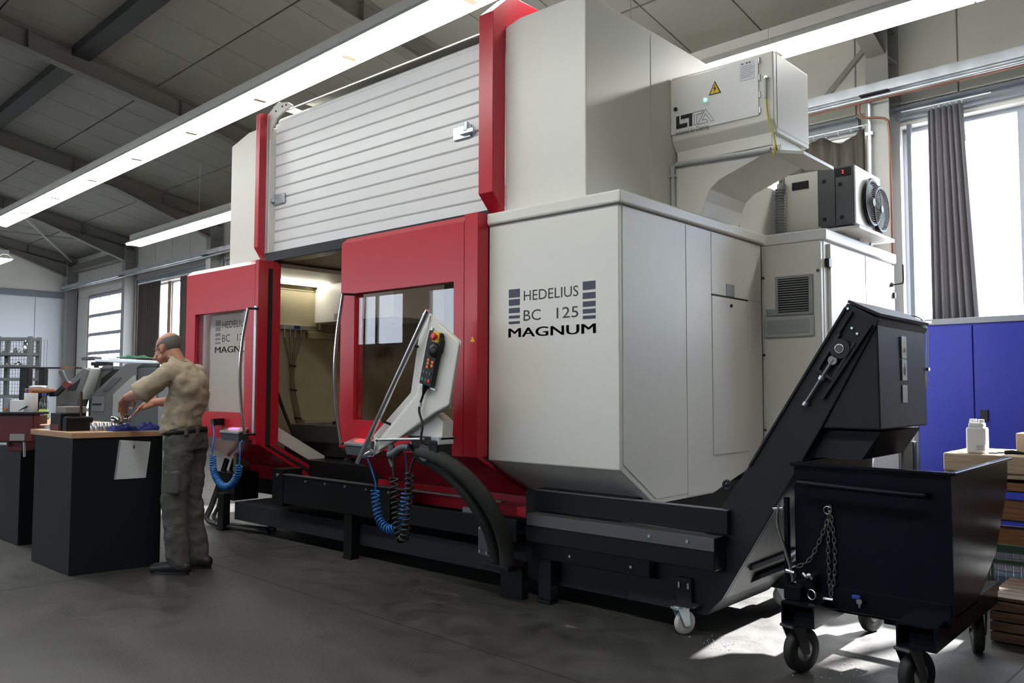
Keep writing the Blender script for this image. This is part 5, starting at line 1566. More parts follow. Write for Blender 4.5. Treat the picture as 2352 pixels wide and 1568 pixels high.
pk.obox(W(-0.005, 0.158, 0.64), PF * 0.062, PL * 0.028, Z * 0.085)
pk.build('leg_pocket', TROUS, man, 0.025, 4)
for x in (-0.12, -0.09, 0.0):
    MB().obox(W(x, 0.13 if x > -0.1 else 0.05, 0.995), PF * 0.012, PL * 0.012, Z * 0.028).build('belt_loop', TROUS, man, 0.003)
# shoes
for s, fo in ((1, 0.0), (-1, -0.03)):
    so_ = MB()
    limb(so_, [(-0.09 + fo, 0.105 * s, 0.048, 0.046), (0.0 + fo, 0.108 * s, 0.052, 0.048), (0.09 + fo, 0.115 * s, 0.040, 0.042), (0.145 + fo, 0.118 * s, 0.034, 0.036)])
    limb(so_, [(-0.05 + fo, 0.105 * s, 0.06, 0.048), (-0.04 + fo, 0.105 * s, 0.11, 0.048)])
    ob = fuse(so_, 'shoe', LEATHER, man, 0.008, 3)
    sl_ = MB()
    pts = []
    for k in range(20):
        a = 2 * pi * k / 20
        pts.append(W(0.028 + fo + 0.155 * cos(a), 0.110 * s + 0.047 * sin(a), 0.0))
    sl_.prism(pts, (0, 0, 0.020))
    sl_.build('sole', RUBBER, ob)
# things in his hands
wr = MB()
wr.bar(W(0.415, -0.14, 1.180), W(0.470, -0.03, 1.150), 0.014, 0.007)
wr.bar(W(0.470, -0.03, 1.150), W(0.540, -0.005, 1.165), 0.016, 0.007)
tag(wr.build('spanner', CHROME, None, 0.003), 'bright bent spanner in the right hand of the man', 'spanner')
cup = MB().lathe([(0.040, 0.0), (0.046, 0.012), (0.046, 0.042), (0.036, 0.045), (0.036, 0.012), (0.001, 0.010)], W(0.475, 0.13, 1.045), (0.1, 0.2, 1), 28)
tag(cup.build('steel_ring_part', CHROME), 'shiny round steel part held under the left hand of the man', 'steel part')
cup2 = MB().lathe([(0.030, 0.0), (0.034, 0.008), (0.034, 0.030), (0.028, 0.030), (0.028, 0.008), (0.001, 0.006)], W(0.450, 0.06, 1.062), (0.3, -0.2, 1), 24)
tag(cup2.build('steel_ring_part', CHROME), 'smaller shiny steel ring behind the round part under his left hand', 'steel part')

# ------------------------------------------------------------------ benches at the left
BA = radians(9)
BO = Vector((-6.145, 2.284, 0))
BM = Matrix.Translation(BO) @ Matrix(((0.9995, 0.190, 0, 0), (-0.01, 0.980, 0, 0), (0, 0, 1, 0), (0, 0, 0, 1)))
def bench(M, label, w, d):
    t = thing('workbench', label, 'workbench', M @ Vector((-w / 2, d / 2, 0)))
    MB(M).box(-w, 0, 0, d, 0.0, 0.945).build('bench_body', BENCHBLK, t, 0.004)
    MB(M).box(-w - 0.06, 0.015, -0.015, d + 0.05, 0.945, 0.985).build('bench_top', BEECH, t, 0.003)
    return t
BW, BD = 0.74, 0.60
bench(BM, 'black pedestal workbench with beech top in front of the man', BW, BD)
BM2 = Matrix.Translation(Vector((-7.627, 2.432, 0))) @ BM.to_3x3().to_4x4()
bench(BM2, 'second black workbench at the left edge of the picture', 1.75, 0.75)
def onb(x, y, z=0.985):
    return BM @ Vector((x, y, z))
# sheet hung on the bench side
ps = thing('paper_sheet', 'paper sheet in a clear punched sleeve hung on the bench side', 'paper', onb(0.002, 0.4, 0.8))
PM = BM @ Matrix.Translation((0.003, 0.0, 0.0))
def psq(y0, y1, z0, z1, m, nm, x=0.0, th=0.002):
    sk_ = 0.10
    MB(PM).prism([(x, y0 - (0.945 - z0) * sk_, z0), (x, y1 - (0.945 - z0) * sk_, z0), (x, y1 - (0.945 - z1) * sk_, z1 - 0.02), (x, y0 - (0.945 - z1) * sk_, z1)], (th, 0, 0)).build(nm, m, ps)
psq(0.305, 0.515, 0.645, 0.925, PAPER, 'sheet')
psq(0.300, 0.312, 0.645, 0.925, STICKGREY, 'punched_edge', 0.002, 0.0005)
for k in range(4):
    psq(0.335, 0.495, 0.70 + 0.045 * k, 0.703 + 0.045 * k + 0.02, STICKER, 'printed_line', 0.002, 0.0004)
psq(0.40, 0.412, 0.86, 0.892, GREYDK, 'printed_mark', 0.002, 0.0004)

# clutter on the front bench
def put(nm, b, m, label, cat, bevel=0.0, group=None, mtl=None):
    return tag(b.build(nm, m, None, bevel), label, cat, group)
BMB = BM @ Matrix.Translation((-0.05, 0.0, 0))
bk = thing('steel_block', 'black oily steel clamping block with a grey box on it, on the bench', 'steel block', onb(-0.42, 0.14))
MB(BMB).box(-0.48, -0.28, 0.03, 0.19, 0.985, 1.112).build('block_body', BLACK, bk, 0.004)
MB(BMB).box(-0.475, -0.30, 0.025, 0.03, 0.992, 1.03).build('red_panel', REDDK, bk)
MB(BMB).box(-0.28, -0.20, 0.04, 0.22, 0.985, 1.09).build('clamp_jaw', BLACK, bk, 0.012)
MB(BMB).cyl((-0.24, 0.15, 1.07), (-0.25, 0.15, 1.27), 0.010, 8).build('clamp_rod', mat('bronze_rod', (0.07, 0.04, 0.025), 0.5, metal=0.5), bk)
MB(BMB).cyl((-0.24, 0.10, 1.07), (-0.24, 0.10, 1.085), 0.025, 14).build('clamp_knob', BLACK, bk)
put('grey_box', MB(BMB).box(-0.46, -0.28, 0.06, 0.20, 1.1125, 1.160), mat('warm_grey_box', (0.24, 0.21, 0.19), 0.7), 'flat grey box lying on the black steel block', 'box', 0.004)
for i in range(7):
    x, y = -0.185 + 0.018 * (i % 2), 0.19 + 0.026 * i
    c = MB(BM).lathe([(0.016, 0.0), (0.017, 0.002), (0.017, 0.058), (0.012, 0.060), (0.012, 0.045), (0.001, 0.044)], (x, y, 0.986), (0, 0, 1), 18)
    tag(c.build('turned_sleeve', ALU), 'small bright turned metal sleeve, %s of the row counted from the black block' % ('first', 'second', 'third', 'fourth', 'fifth', 'sixth', 'seventh')[i], 'metal sleeve', 'turned sleeves on the front bench')
def cloth(M, x, y, z, sx, sy, h, m, seed):
    rnd = random.Random(seed)
    b = MB(M)
    nx, ny = 22, 14
    v, f = [], []
    ph = [rnd.uniform(0, 6) for _ in range(6)]
    for j in range(ny + 1):
        for i in range(nx + 1):
            u, w = i / nx * 2 - 1, j / ny * 2 - 1
            e = max(0, 1 - (u * u) ** 1.5) * max(0, 1 - (w * w) ** 1.5)
            q = h * e ** 0.6 * (0.62 + 0.22 * sin(7 * u + ph[0] + 2 * w) + 0.16 * sin(11 * w + ph[1] + 3 * u) + 0.12 * sin(17 * u + ph[2]))
            v.append((x + sx * u * (1 + 0.08 * sin(5 * w + ph[3])), y + sy * w * (1 + 0.1 * sin(4 * u + ph[4])), z + 0.002 + max(q, 0)))
    for j in range(ny):
        for i in range(nx):
            a = j * (nx + 1) + i
            f.append((a, a + 1, a + nx + 2, a + nx + 1))
    o = len(v)
    b.add(v, f, True)
    rim = [i for i in range(nx + 1)] + [j * (nx + 1) + nx for j in range(1, ny + 1)] + [ny * (nx + 1) + i for i in range(nx - 1, -1, -1)] + [j * (nx + 1) for j in range(ny - 1, 0, -1)]
    b.add([(v[i][0], v[i][1], z + 0.001) for i in rim], [tuple(range(len(rim)))])
    return b
put('work_cloth', cloth(BM, -0.09, 0.355, 0.985, 0.075, 0.085, 0.055, CLOTHB, 3), CLOTHB, 'crumpled blue cloth on the bench, the one left of the other', 'cloth')
put('work_cloth', cloth(BM, -0.09, 0.53, 0.985, 0.075, 0.075, 0.060, CLOTHB, 8), CLOTHB, 'crumpled blue cloth on the bench, nearest the man', 'cloth')
sc_ = MB(BM).cyl((-0.16, 0.40, 0.986), (-0.16, 0.40, 1.035), 0.022, 16)
put('metal_cap', sc_, ALU, 'small metal cap behind the blue cloths', 'metal cap')
put('white_paper', MB(BM).box(-0.70, -0.52, 0.02, 0.20, 0.9855, 0.988), PAPER, 'white paper lying on the left end of the bench top', 'paper')
put('blue_pen', MB(BM).cyl((-0.72, 0.06, 0.993), (-0.60, 0.09, 0.993), 0.005, 8), BLUEPL, 'blue pen lying on the paper on the bench', 'pen')
put('notebook', MB(BM).box(-0.74, -0.62, 0.06, 0.20, 0.9885, 1.005), STICKGREY, 'grey blue notebook at the left end of the bench', 'notebook', 0.002)
put('red_cap', MB(BM).cyl((-0.555, 0.10, 0.9885), (-0.555, 0.10, 1.02), 0.018, 14), REDBTN, 'small red cap on the bench beside the black block', 'cap')
put('pink_cap', MB(BM).lathe([(0.022, 0), (0.022, 0.012), (0.008, 0.024)], (-0.60, 0.16, 0.9885), (0, 0, 1), 14), mat('salmon', (0.55, 0.20, 0.16), 0.5), 'small salmon coloured cap on the white paper', 'cap')
put('marker', MB(BM).cyl((-0.545, 0.05, 0.9885), (-0.545, 0.05, 1.075), 0.012, 12), GALV, 'grey metal tube standing left of the black block', 'tube')
bt = thing('bottle', 'clear plastic bottle with lime green label and blue cap on the far bench', 'bottle', BM2 @ Vector((-1.31, 0.57, 0.985)))
BL_ = [(0.030, 0.0), (0.038, 0.008), (0.039, 0.10), (0.037, 0.13), (0.039, 0.16), (0.030, 0.195), (0.014, 0.222), (0.013, 0.235)]
MB(BM2).lathe(BL_, (-1.31, 0.57, 0.987), (0, 0, 1), 24).build('bottle_body', BOTTLE, bt)
MB(BM2).lathe([(0.0395, 0.0), (0.0405, 0.003), (0.0405, 0.082), (0.0395, 0.085)], (-1.31, 0.57, 1.0), (0, 0, 1), 24).build('bottle_label', LIME, bt)
MB(BM2).box(-1.282, -1.265, 0.532, 0.555, 1.035, 1.055).build('label_print', BLUEPL, bt)
MB(BM2).cyl((-1.31, 0.57, 1.222), (-1.31, 0.57, 1.245), 0.017, 16).build('bottle_cap', BLUEPL, bt)
gl = thing('drinking_glass', 'clear drinking glass of yellow drink beside the labelled bottle', 'glass', BM2 @ Vector((-1.43, 0.60, 0.985)))
MB(BM2).lathe([(0.024, 0.0), (0.029, 0.14), (0.027, 0.14), (0.022, 0.006)], (-1.43, 0.60, 1.006), (0, 0, 1), 20).build('glass_wall', BOTTLE, gl)
MB(BM2).lathe([(0.021, 0.007), (0.024, 0.085), (0.001, 0.086)], (-1.43, 0.60, 1.006), (0, 0, 1), 20).build('drink', JUICE, gl)
put('wooden_block', MB(BM2).box(-1.47, -1.39, 0.555, 0.645, 0.9865, 1.0055), PALLET, 'small brown wooden block under the drinking glass', 'wood block', 0.002)

# vise unit and its clutter at the left edge
AM = Matrix.Translation(Vector((0, 0, 0))) @ Matrix(((cos(YAW), -sin(YAW), 0, 0), (sin(YAW), cos(YAW), 0, 0), (0, 0, 1, 0), (0, 0, 0, 1)))   # aisle frame: x to the right of the aisle, y into the hall
AM_ = AM
AM = AM_ @ Matrix.Translation((0.235, -0.385, 0.012))
vs = thing('bench_vise', 'dark red steel vise unit with a pale plate at the left edge', 'vise', AM @ Vector((-4.1, 7.0, 0.79)))
MB(AM).box(-4.32, -3.985, 6.90, 7.00, 0.862, 1.075).build('vise_body', REDDK, vs, 0.008)
MB(AM).box(-4.34, -3.975, 6.88, 7.10, 1.075, 1.093).build('vise_top', DARK, vs, 0.003)
MB(AM).box(-4.20, -4.08, 6.93, 7.15, 0.785, 0.862).build('vise_clamp', REDDK, vs, 0.006)
MB(AM).box(-4.162, -4.048, 6.893, 6.90, 0.872, 0.925).build('type_plate', mat('pale_plate', (0.30, 0.29, 0.26), 0.5), vs)
MB(AM).cyl((-4.062, 6.92, 0.862), (-4.055, 6.92, 0.745), 0.010, 10).build('vise_handle', GALV, vs)
MB(AM).cyl((-4.24, 6.90, 0.845), (-4.18, 6.90, 0.845), 0.014, 10).build('vise_screw', GALV, vs)
MB(AM).box(-4.28, -4.10, 7.0, 7.30, 0.987, 1.06).build('vise_foot', REDDK, vs)
ZV = 1.0935
def putA(nm, b, m, label, cat, bevel=0.0):
    return tag(b.build(nm, m, None, bevel), label, cat)
putA('white_box', MB(AM).box(-4.205, -4.095, 6.95, 7.03, ZV, 1.187), WHITEPL, 'small white box with dark red lid strip on the vise', 'box', 0.003)
putA('carton', MB(AM).box(-4.255, -4.215, 6.95, 7.0, ZV, 1.205), mat('blue_grey_carton', (0.28, 0.34, 0.40), 0.6), 'narrow blue grey carton at the left edge of the vise', 'carton', 0.002)
putA('paper_roll', MB(AM).lathe([(0.012, 0.0), (0.047, 0.0), (0.048, 0.002), (0.048, 0.148), (0.046, 0.15), (0.012, 0.15)], (-4.038, 6.95, ZV), (0, 0, 1), 26), PAPER, 'white paper roll standing on the right of the vise', 'paper roll')
for x, h, m, nm, lb, cat in ((-4.145, 0.20, RUBBER, 'screwdriver', 'black screwdriver handle sticking up behind the white box', 'screwdriver'), (-4.115, 0.185, BLUEPL, 'screwdriver', 'dark blue screwdriver handle sticking up behind the white box', 'screwdriver'),
                             (-4.09, 0.165, ORANGEPL, 'spray_can', 'orange can between the blue handle and the paper roll', 'can')):
    r = 0.016 if nm == 'spray_can' else 0.010
    putA(nm, MB(AM).lathe([(r * 0.9, 0.0), (r, 0.004), (r, h * 0.7), (r * 0.75, h * 0.78), (r * 0.9, h * 0.9), (r * 0.6, h)], (x - 0.01, 7.045, ZV), (0, 0, 1), 14), m, lb, cat)
putA('orange_knob', MB(AM).cyl((-4.232, 6.945, 1.115), (-4.232, 6.935, 1.115), 0.012, 14), ORANGEPL, 'round orange knob on the front of the narrow carton', 'knob')
putA('pointed_tool', MB(AM).tube([(-4.10, 6.895, 1.105), (-4.03, 6.888, 1.14)], [0.003, 0.007], 8), BLACK, 'thin black scriber leaning before the paper roll', 'scriber')
putA('white_can', MB(AM).lathe([(0.022, 0), (0.024, 0.01), (0.024, 0.04), (0.012, 0.05)], (-4.235, 7.06, ZV + 0.0), (0, 0, 1), 16), STICKER, 'small white can behind the carton on the vise', 'can')

AM = AM_
# ------------------------------------------------------------------ machines further down the aisle (aisle frame)
cl_ = thing('lathe', 'grey slant bed lathe with sloping hoods behind the bench', 'lathe', AM @ Vector((-4.6, 10.0, 0)))
def pan(pts, y0, y1, m, nm, parent, bev=0.004):
    return MB(AM).prism([(x, y0, z) for x, z in pts], (0, y1 - y0, 0)).build(nm, m, parent, bev)
lh = pan([(-5.135, 1.225), (-4.839, 1.518), (-4.781, 1.499), (-4.891, 1.162), (-4.914, 1.079), (-4.911, 0.0), (-5.127, 0.0)], 9.35, 9.60, GREY, 'left_hood', cl_)
pan([(-5.022, 1.269), (-4.868, 1.40), (-4.915, 1.27)], 9.340, 9.36, DARK, 'hood_window', lh, 0)
pan([(-5.10, 1.12), (-5.0, 1.12), (-5.0, 1.09), (-5.10, 1.09)], 9.340, 9.36, GREYDK, 'hood_slot', lh, 0)
pan([(-4.82, 1.505), (-4.795, 1.53), (-4.765, 1.515), (-4.875, 1.165), (-4.905, 1.20)], 9.38, 9.62, GREYLT, 'hood_edge', cl_)
mh = pan([(-4.788, 1.505), (-4.751, 1.556), (-4.464, 1.55), (-4.476, 1.531), (-4.823, 1.206), (-4.813, 0.0), (-4.905, 0.0), (-4.905, 1.20)], 9.62, 10.1, GREY, 'middle_hood', cl_)
pan([(-4.765, 1.403), (-4.629, 1.512), (-4.514, 1.509), (-4.78, 1.251)], 9.612, 9.63, DARK, 'hood_window', mh, 0)
pan([(-4.80, 1.512), (-4.79, 1.53), (-4.63, 1.535), (-4.645, 1.515)], 9.60, 9.625, GREYDK, 'hood_fold', mh, 0)
rh = pan([(-4.823, 1.206), (-4.427, 1.576), (-4.229, 1.58), (-4.311, 1.525), (-4.308, 1.443), (-4.544, 1.226), (-4.54, 0.0), (-4.813, 0.0)], 9.50, 9.95, GREY, 'right_hood', cl_)
pan([(-4.691, 1.257), (-4.568, 1.413), (-4.473, 1.414), (-4.627, 1.258)], 9.492, 9.51, GREYDK, 'hood_window', rh, 0)
pan([(-4.80, 1.20), (-4.66, 1.20), (-4.66, 1.03), (-4.80, 1.03)], 9.492, 9.51, mat('blue_grey_panel', (0.17, 0.19, 0.22), 0.5), 'control_panel', rh, 0)
MB(AM).cyl((-4.79, 9.485, 1.111), (-4.69, 9.485, 1.112), 0.008, 10).build('panel_lever', DARK, rh)
pan([(-4.544, 1.226), (-4.311, 1.443), (-4.31, 1.271), (-4.45, 1.16), (-4.46, 0.5), (-4.543, 0.5)], 9.45, 9.52, GREYVENT, 'light_panel', cl_)
pan([(-4.311, 1.525), (-4.062, 1.529), (-4.045, 0.0), (-4.540, 0.0), (-4.540, 1.24)], 9.53, 10.3, GREYDK, 'machine_column', cl_)
def topbox(x0, x1, h, m, nm, lb, cat):
    putA(nm, MB(AM).box(x0, x1, 9.99, 10.09, 1.531, 1.531 + h), m, lb, cat, 0.002)
topbox(-4.235, -4.205, 0.12, WHITEPL, 'white_folder', 'white folder standing on the grey lathe', 'folder')
topbox(-4.190, -4.165, 0.125, mat('straw_carton', (0.55, 0.45, 0.22), 0.6), 'straw_carton', 'straw yellow carton standing on the grey lathe', 'carton')
topbox(-4.155, -4.07, 0.13, DARK, 'black_box', 'black box on the lathe in front of his face', 'box')
# long shiny loader above the lathe
ld_ = thing('bar_loader', 'long bright bar loader tray on black posts above the lathe', 'bar loader', AM @ Vector((-4.8, 10.5, 1.0)))
MB(AM).prism([(-5.24, 10.4, 1.655), (-4.36, 10.4, 1.635), (-4.36, 10.4, 1.600), (-5.24, 10.4, 1.622)], (0, 0.25, 0)).build('loader_tray', ALU, ld_, 0.004)
MB(AM).prism([(-5.10, 10.45, 1.672), (-4.40, 10.45, 1.635), (-4.40, 10.45, 1.625), (-5.10, 10.45, 1.655)], (0, 0.3, 0)).build('loader_cover', GALV, ld_, 0.003)
MB(AM).prism([(-5.42, 10.42, 1.685), (-5.26, 10.42, 1.692), (-5.26, 10.42, 1.655), (-5.42, 10.42, 1.645)], (0, 0.2, 0)).build('loader_end', GREYDK, ld_, 0.003)
MB(AM).box(-5.30, -5.10, 10.42, 10.6, 1.575, 1.622).build('loader_bracket', BLACK, ld_, 0.004)
MB(AM).box(-5.275, -5.235, 10.45, 10.5, 0.0, 1.60).build('loader_post', BLACK, ld_)
MB(AM).box(-4.50, -4.46, 10.45, 10.5, 0.0, 1.61).build('loader_post', BLACK, ld_)
putA('green_cloth', cloth(AM, -4.84, 10.62, 1.675, 0.20, 0.10, 0.045, GREENCL, 5), GREENCL, 'crumpled dark green cloth on the bright loader tray', 'cloth')
# drilling stand with wooden table and arm
dm = thing('drilling_stand', 'black stand with round wooden table and jointed arm behind the bottles', 'stand', AM @ Vector((-5.25, 9.2, 0)))
MB(AM).lathe([(0.14, 0.0), (0.155, 0.006), (0.155, 0.050), (0.14, 0.056)], (-5.18, 9.1, 1.235), (0, 0, 1), 28).build('wooden_disk', TEAK, dm)
MB(AM).box(-5.35, -5.02, 9.02, 9.2, 1.21, 1.235).build('stand_plate', BLACK, dm, 0.004)
MB(AM).cyl((-5.18, 9.1, 0.02), (-5.18, 9.1, 1.21), 0.05, 16).build('stand_column', BLACK, dm)
MB(AM).cyl((-5.18, 9.1, 0.0), (-5.18, 9.1, 0.03), 0.2, 24).build('stand_foot', BLACK, dm)
MB(AM).bar((-4.93, 9.05, 1.485), (-4.85, 9.05, 1.33), 0.045, 0.04, up=(0, 1, 0)).build('jointed_arm', GREYDK, dm, 0.006)
MB(AM).bar((-4.855, 9.05, 1.335), (-4.98, 9.05, 1.22), 0.05, 0.045, up=(0, 1, 0)).build('jointed_arm', BLACK, dm, 0.006)
MB(AM).cyl((-4.855, 9.02, 1.33), (-4.855, 9.09, 1.33), 0.04, 18).build('arm_joint', REDDK, dm)
MB(AM).bar((-4.98, 9.05, 1.23), (-5.04, 9.08, 1.225), 0.05, 0.05).build('arm_base', BLACK, dm)
putA('steel_parts_tray', MB(AM).lathe([(0.09, 0.0), (0.10, 0.02), (0.06, 0.03)], (-5.19, 9.1, 1.2915), (0, 0, 1), 20), GALV, 'low bright dish on the round wooden table', 'dish')
# black gantry behind the vise
gb = thing('black_gantry', 'black gantry stand with long flat bar left of the lathe', 'gantry', AM @ Vector((-5.6, 10.0, 0)))
MB(AM).box(-6.1, -5.42, 9.95, 10.02, 1.525, 1.545).build('gantry_bar', BLACK, gb)
MB(AM).box(-5.42, -5.26, 9.95, 10.02, 1.53, 1.552).build('wooden_bar_end', TEAK, gb)
MB(AM).box(-5.26, -5.20, 9.95, 10.02, 1.525, 1.545).build('gantry_bar', BLACK, gb)
MB(AM).box(-5.93, -5.83, 9.98, 10.08, 0.0, 1.525).build('gantry_post', BLACK, gb, 0.004)
MB(AM).box(-5.70, -5.64, 9.98, 10.08, 0.0, 1.525).build('gantry_post', BLACK, gb, 0.004)
putA('wooden_shelf_board', MB(AM).box(-5.62, -5.38, 11.0, 11.2, 1.512, 1.538), BEECH, 'narrow light wooden board left of the lathe hood', 'board')
bpy.data.objects['wooden_shelf_board'].location = AM.to_3x3() @ Vector((0.02, 0, 0))
sb_ = MB(AM).box(-5.60, -5.40, 11.02, 11.18, 0.0, 1.511).build('board_stand', GREYDK, bpy.data.objects['wooden_shelf_board'])
# stacked mesh pallets with parts at the far left
CAGE = mat('cage_grey', (0.10, 0.11, 0.115), 0.5)
rk = thing('pallet_rack', 'grey wire mesh pallet cages stacked with metal parts at the far left', 'rack', AM @ Vector((-8.7, 14.5, 0)))
s_ = 14.5 / 9.5
def q(x): return x * s_
def qz(z): return 1.3 + (z - 1.3) * s_
for x in (q(-5.90), q(-5.535)):
    for y in (14.5, 14.77):
        MB(AM).box(x - 0.03, x + 0.03, y - 0.03, y + 0.03, 0.0, qz(1.885)).build('cage_post', CAGE, rk)
for zz in (1.86, 1.685, 1.545, 1.395, 1.2):
    MB(AM).box(q(-6.3), q(-5.535), 14.47, 14.50, qz(zz) - 0.03, qz(zz) + 0.02).build('cage_rail', CAGE, rk)
    MB(AM).box(q(-5.545), q(-5.52), 14.5, 14.77, qz(zz) - 0.03, qz(zz) + 0.02).build('cage_rail', CAGE, rk)
    MB(AM).box(q(-6.3), q(-5.535), 14.75, 14.77, qz(zz) - 0.03, qz(zz) + 0.02).build('cage_rail', CAGE, rk)
for zz in (1.685, 1.545, 1.2):
    MB(AM).box(q(-6.3), q(-5.54), 14.5, 14.77, qz(zz) - 0.035, qz(zz) - 0.015).build('cage_floor', GREYDK, rk)
ms = MB(AM)
for i in range(26):
    x = q(-6.25) + i * 0.05
    ms.box(x, x + 0.005, 14.74, 14.745, 0.3, qz(1.86))
for i in range(30):
    z = 0.3 + i * 0.062
    if z < qz(1.86):
        ms.box(q(-6.3), q(-5.54), 14.735, 14.74, z, z + 0.005)
ms.build('cage_mesh', CAGE, rk, stuff=True)
rnd = random.Random(4)
for i in range(10):
    x = q(-5.86) + 0.034 * i
    h = rnd.uniform(0.05, 0.13)
    sh_ = (1.685, 1.545)[i % 2]
    pt = MB(AM).lathe([(0.03, 0), (0.04, 0.01), (0.04, h * 0.6), (0.022, h * 0.7), (0.022, h)], (x, 14.56 + 0.05 * (i % 3), qz(sh_) - 0.0145), (0, 0, 1), 14)
    tag(pt.build('machined_part', CHROME if i % 3 else GREYDK), '%s machined part, %s from the left on the %s shelf of the mesh cage' % ('bright' if i % 3 else 'dark', ('first', 'second', 'third', 'fourth', 'fifth', 'sixth')[i // 2], ('upper', 'lower')[i % 2]), 'steel part', 'steel parts in the mesh cages')
tl_ = MB(AM).lathe([(0.06, 0), (0.07, 0.02), (0.07, 0.22), (0.05, 0.26)], (q(-5.50) - 0.17, 14.63, qz(1.685) - 0.0145), (0, 0, 1), 20)
tag(tl_.build('steel_cylinder', CHROME), 'tall shiny steel cylinder at the right of the top mesh cage', 'steel cylinder')

# ------------------------------------------------------------------ right side behind the bin
bc = thing('storage_cabinet', 'royal blue two door steel cabinet with grey top under the window', 'cabinet', H(-1.8, 8.6, 0))
MB(HALL).box(-2.72, -0.75, 8.28, 8.55, 0.02, 1.90).build('cabinet_body', BLUECAB, bc, 0.004)
MB(HALL).box(-2.73, -0.74, 8.26, 8.56, 1.90, 1.955).build('cabinet_top', STEELBL, bc, 0.004)
MB(HALL).box(-2.715, -2.245, 8.262, 8.28, 0.06, 1.885).build('cabinet_door', BLUECAB, bc, 0.004)
MB(HALL).box(-2.235, -1.50, 8.262, 8.28, 0.06, 1.885).build('cabinet_door', BLUECAB, bc, 0.004)
MB(HALL).box(-1.49, -0.76, 8.262, 8.28, 0.06, 1.885).build('cabinet_door', BLUECAB, bc, 0.004)
MB(HALL).box(-2.19, -2.13, 8.245, 8.262, 1.02, 1.12).build('door_handle', BLACK, bc, 0.004)
MB(HALL).box(-2.72, -2.58, 8.256, 8.262, 1.915, 1.94).build('maker_plate', STICKER, bc)
pb = MB(HALL).box(-2.95, -2.83, 8.44, 8.53, 0.3, 0.80).build('black_case', BLACK, None, 0.01)
tag(pb, 'black narrow case hanging on the wall between the cabinet and the column', 'case')
struct(MB(HALL).box(-2.93, -2.89, 8.76, 8.80, 0.0, 4.0).build('trim_20', STEELBL))

wt = thing('wooden_bench', 'thick light wooden table board on a rack behind the bin', 'table', (-0.95, 6.3, 0))
MB().box(-1.545, -0.2, 6.0, 6.65, 0.77, 0.885).build('table_board', PINE, wt, 0.012, 3)
MB().box(-1.545, -0.2, 6.02, 6.65, 0.735, 0.768).build('table_board', PINE, wt, 0.008)
for x in (-1.50, -0.4):
    MB().box(x, x + 0.05, 6.08, 6.13, 0.0, 0.735).build('table_leg', BLACK, wt)
    MB().box(x, x + 0.05, 6.52, 6.57, 0.0, 0.735).build('table_leg', BLACK, wt)
for z in (0.66, 0.475, 0.30, 0.06):
    MB().box(-1.50, -0.35, 6.08, 6.57, z - 0.012, z).build('rack_shelf', GREENM, wt)
rnd = random.Random(11)
bi = 0
for z, m in ((0.6605, TEAK), (0.4755, TEAK), (0.3005, TEAK)):
    for i in range(3):
        d = MB().box(-1.42 - 0.01 * i, -0.45, 6.05 + 0.165 * i, 6.19 + 0.165 * i, z, z + (0.05 if z > 0.6 else 0.075))
        tag(d.build('wood_plank', m, None, 0.003), 'brown wooden plank, %s on the %s shelf below the pale board' % (('front one', 'middle one', 'rear one')[i], {0.6605: 'top', 0.4755: 'middle', 0.3005: 'lowest'}[z]), 'plank', 'wooden planks on the rack')
        bi += 1
    if z < 0.6:
        d = MB().box(-1.40, -0.5, 6.06, 6.20, z + 0.0755, z + 0.115)
        tag(d.build('wood_plank', m, None, 0.003), 'brown wooden plank lying on top of the front plank of the %s shelf' % {0.4755: 'middle', 0.3005: 'lowest'}[z], 'plank', 'wooden planks on the rack')
can = thing('canister', 'white plastic canister with printed label on the pale wooden board', 'canister', (-1.36, 6.1, 0.886))
MB().box(-1.418, -1.302, 6.05, 6.15, 0.886, 1.055).build('canister_body', WHITEPL, can, 0.014, 3)
MB().box(-1.405, -1.315, 6.06, 6.14, 1.05, 1.085).build('canister_shoulder', WHITEPL, can, 0.012, 3)
MB().cyl((-1.335, 6.1, 1.08), (-1.335, 6.1, 1.105), 0.018, 16).build('canister_cap', WHITEPL, can)
MB().tube([(-1.40, 6.1, 1.085), (-1.40, 6.1, 1.10), (-1.36, 6.1, 1.10)], 0.008, 8).build('canister_handle', WHITEPL, can)
MB().box(-1.36, -1.305, 6.046, 6.05, 0.905, 0.945).build('canister_label', STICKER, can)
for i in range(3):
    MB().box(-1.352, -1.315, 6.045, 6.046, 0.912 + 0.010 * i, 0.916 + 0.010 * i).build('printed_line', STICKGREY, can)
tag(MB().box(-1.15, -0.98, 6.15, 6.35, 0.886, 1.02).build('carton', CARDB, None, 0.003), 'pale cardboard carton at the right end of the pale board', 'carton')
tag(MB().ball((-1.02, 6.06, 0.936), 0.05, 20).build('glass_ball', WHITEPL), 'white round bulb before the carton at the right edge', 'bulb')
tag(MB().tube([(-1.20, 6.06, 0.900), (-1.16, 6.07, 0.904), (-1.06, 6.10, 0.893)], [0.013, 0.015, 0.004], 10).build('brush', BLACK), 'black handled brush lying on the pale board', 'brush')
tag(MB().tube([(-1.285, 6.04, 0.893), (-1.235, 6.06, 0.893)], 0.006, 8).build('bolt', RAIL_M), 'short steel bolt lying right of the white canister', 'bolt')
tag(MB().tube([(-1.255, 6.10, 0.894), (-1.21, 6.12, 0.894)], 0.007, 8).build('bolt', RAIL_M), 'steel stub lying between the bolt and the brush', 'bolt')
tag(MB().box(-1.52, -1.44, 6.06, 6.14, 0.886, 0.890).build('note_paper', PAPER), 'small white note at the left end of the pale board', 'paper')
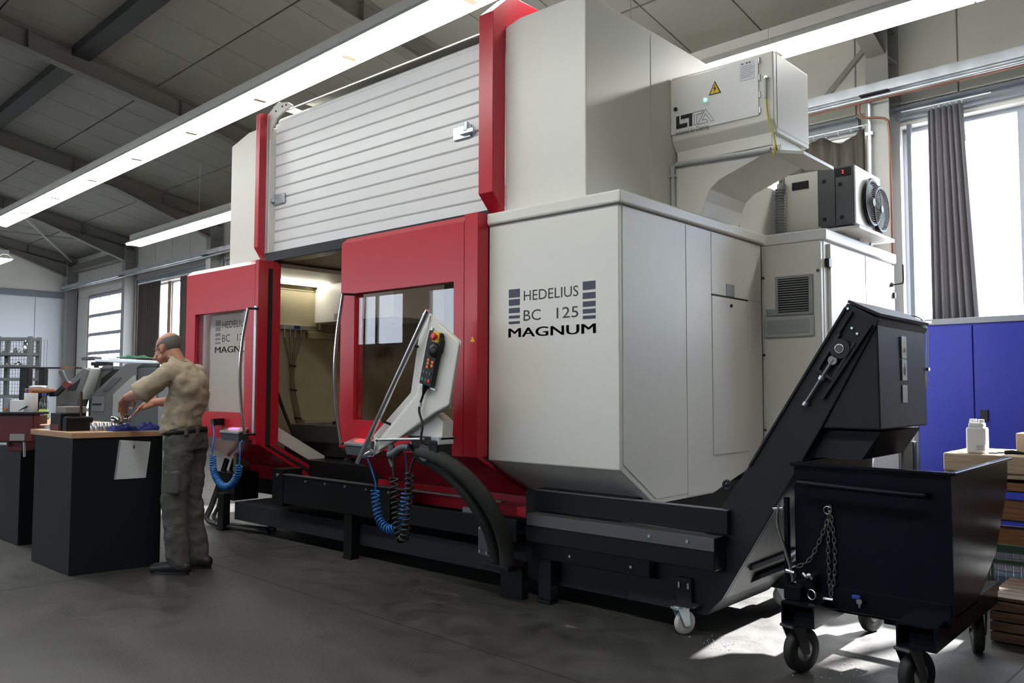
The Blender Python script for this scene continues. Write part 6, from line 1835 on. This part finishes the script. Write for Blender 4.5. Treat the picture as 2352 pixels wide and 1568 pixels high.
# mesh cage under the rack
mc = thing('mesh_cage', 'low green wire mesh cage on the floor right of the bin', 'cage', (-0.95, 5.7, 0))
for z in (0.335, 0.27, 0.10):
    MB().box(-1.29, -0.3, 5.66, 5.69, z, z + (0.045 if z > 0.3 else 0.02)).build('cage_rail', GREENM, mc)
MB().box(-1.29, -0.3, 5.66, 5.99, 0.03, 0.06).build('cage_floor', GALV, mc)
for x in (-1.29, -0.32):
    MB().box(x, x + 0.03, 5.66, 5.69, 0.0, 0.38).build('cage_post', GREENM, mc)
    MB().box(x, x + 0.03, 5.96, 5.99, 0.0, 0.38).build('cage_post', GREENM, mc)
ms = MB()
for i in range(24):
    ms.box(-1.26 + 0.04 * i, -1.256 + 0.04 * i, 5.672, 5.676, 0.06, 0.335)
for i in range(7):
    ms.box(-1.29, -0.3, 5.676, 5.680, 0.07 + 0.038 * i, 0.074 + 0.038 * i)
ms.build('cage_mesh', RAIL_M, mc, stuff=True)
# wooden crate on the floor at the right edge
wc = thing('wooden_crate', 'low brown wooden crate on the floor at the right edge', 'crate', (-0.8, 5.2, 0))
for i in range(4):
    MB().box(-1.06, -0.4, 4.90, 4.92, 0.01 + 0.052 * i, 0.055 + 0.052 * i).build('plank', PALLET, wc, 0.003)
    MB().box(-1.06, -1.04, 4.92, 5.45, 0.01 + 0.052 * i, 0.055 + 0.052 * i).build('plank', PALLET, wc, 0.003)
for i in range(6):
    MB().box(-1.07, -0.4, 4.90 + 0.092 * i, 4.985 + 0.092 * i, 0.218, 0.236).build('plank', PALLET, wc, 0.003)
MB().box(-1.03, -0.4, 4.93, 5.44, 0.0, 0.21).build('crate_core', DARK, wc)
# bright swarf chips on the floor by the conveyor
sw = MB()
rnd = random.Random(2)
for i in range(95):
    if i < 40:
        x, y = -2.08 + rnd.gauss(0, 0.06), 3.93 + rnd.gauss(0, 0.06)
    else:
        x, y = -1.35 + rnd.gauss(0, 0.16), 3.95 + rnd.gauss(0, 0.12)
    s = rnd.uniform(0.0015, 0.0035)
    a = rnd.uniform(0, 6)
    sw.obox((x, y, 0.003), (cos(a) * s, sin(a) * s, 0), (-sin(a) * s * 0.5, cos(a) * s * 0.5, 0), (0, 0, 0.0015))
so = tag(sw.build('swarf_chips', STICKER), 'bright metal swarf chips scattered on the floor by the bin', 'swarf')
so['kind'] = 'stuff'
